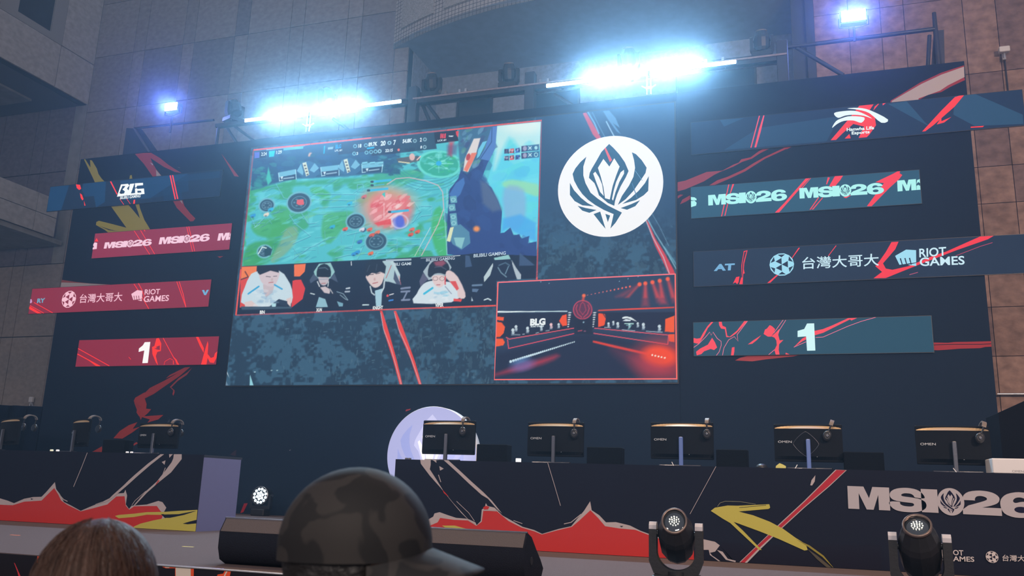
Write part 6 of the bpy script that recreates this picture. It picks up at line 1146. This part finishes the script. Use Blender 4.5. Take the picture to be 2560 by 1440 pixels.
for _ in range(150):
    a_ = R_.uniform(math.pi, 2*math.pi); th0 = R_.uniform(.15, 1.0); pts = []
    for q in range(7):
        th = th0+q*.16; ee = .003+.002*math.sin(q+_); pts.append(tuple(T @ Vector(((.098+ee)*math.sin(th)*math.cos(a_+.03*q), (.118+ee)*math.sin(th)*math.sin(a_+.03*q)-.006, .013+(.128+ee)*math.cos(th)))))
    b.path(pts, [.0005]*6+[.0002], 4)
o = b.build('loose_strands', hair_m, t); o['kind'] = 'stuff'
# centre onlooker: patterned cap, looking to the right and down
cap_mat = bpy.data.materials.new('camouflage_cap'); cap_mat.use_nodes = True; nt = cap_mat.node_tree; n_ = nt.nodes
tc = n_.new('ShaderNodeTexCoord'); nz = n_.new('ShaderNodeTexNoise'); nz.inputs['Scale'].default_value = 16; nz.inputs['Detail'].default_value = 1.5; nz.inputs['Distortion'].default_value = .6
rp = n_.new('ShaderNodeValToRGB'); rp.color_ramp.elements[0].position = .50; rp.color_ramp.elements[0].color = (.0028, .0028, .004, 1); rp.color_ramp.elements[1].position = .54; rp.color_ramp.elements[1].color = (.021, .018, .017, 1)
nt.links.new(tc.outputs['Object'], nz.inputs['Vector']); nt.links.new(nz.outputs['Fac'], rp.inputs[0]); nt.links.new(rp.outputs[0], n_['Principled BSDF'].inputs['Base Color']); n_['Principled BSDF'].inputs['Roughness'].default_value = .75
P = at((872, 1330), 1.27)
t, T = person((P.x, P.y), -1.05, 1.60, 'person in a dark patterned cap turned right, seen from behind at the bottom centre', cloth_b, jean, -.25, -.03, True)
b = MB(); R = []; n = 60
for k in range(0, 15):
    u = k/14; th = u*math.pi*.56; row = []
    for i in range(n):
        a_ = 2*math.pi*i/n; rr = math.sin(th) if th < math.pi/2 else 1
        sm = 1+.012*math.cos(6*a_)*math.sin(th); row.append((.104*rr*sm*math.cos(a_), .121*rr*sm*math.sin(a_)-.002, .022+.118*math.cos(th)-.01*math.sin(a_)*0))
    R.append(row)
b.loft(R[::-1], True, False, T); b.build('cap_crown', cap_mat, t)
b = MB(); Rt, Rb = [], []
for j in range(9):
    v_ = j/8; row = []
    for i in range(25):
        a_ = math.radians(18+144*i/24); w0 = Vector((.104*math.cos(a_), .119*math.sin(a_), 0)); ext = .082*math.sin((a_-math.radians(18))/math.radians(144)*math.pi)**.55
        p = w0+Vector((math.cos(a_)*.25, 1, 0))*ext*v_; z = .016-.030*v_-.9*p.x**2*2.2
        row.append((p.x, p.y, z))
    Rt.append(row)
vv = [p for r in Rt for p in r]; m_ = 25; L_ = len(vv); vv += [(x, y, z-.004) for x, y, z in vv]
ff = []
for j in range(8):
    for i in range(24):
        a0 = j*m_+i; ff += [(a0, a0+1, a0+m_+1, a0+m_), (L_+a0+m_, L_+a0+m_+1, L_+a0+1, L_+a0)]
for i in range(24): ff.append((8*m_+i, 8*m_+i+1, L_+8*m_+i+1, L_+8*m_+i))
b.add(vv, ff, True, T); b.build('cap_brim', cap_mat, t)
b = MB(); R = []   # short dark hair below the cap
for k in range(6):
    R.append([((.098+.001*k)*math.cos(a_), (.116-.004*k)*math.sin(a_)-.004 if math.sin(a_) < .45 else .045-.006*k, .03-.026*k) for a_ in [2*math.pi*i/40 for i in range(40)]])
b.loft(R[::-1], True, True, T); b.build('hair', mat('black_hair', (.008, .007, .007), .5, bump=.6, scale=30), t)

# ================================================================ VEIL volume added to imitate lens veil round the stage lights
hz = bpy.data.materials.new('lens_veil'); hz.use_nodes = True; nt = hz.node_tree; nt.nodes.remove(nt.nodes['Principled BSDF'])
vs = nt.nodes.new('ShaderNodeVolumeScatter'); vs.inputs['Density'].default_value = VEIL; vs.inputs['Anisotropy'].default_value = .46; vs.inputs['Color'].default_value = (.20, .54, .92, 1)
v2 = nt.nodes.new('ShaderNodeVolumeScatter'); v2.inputs['Density'].default_value = VEIL*.38; v2.inputs['Anisotropy'].default_value = .965; v2.inputs['Color'].default_value = (1, 1, 1, 1)
ad = nt.nodes.new('ShaderNodeAddShader'); nt.links.new(vs.outputs[0], ad.inputs[0]); nt.links.new(v2.outputs[0], ad.inputs[1])
nt.links.new(ad.outputs[0], nt.nodes['Material Output'].inputs['Volume'])
b = MB(); b.box((-18.2, 2.5, 1.2), (12, 16.8, 11.85)); o = b.build('veil_volume', hz); tag(o, 'thin blue volume added to imitate lens veil round the stage lamps', 'veil_volume', None, 'stuff')
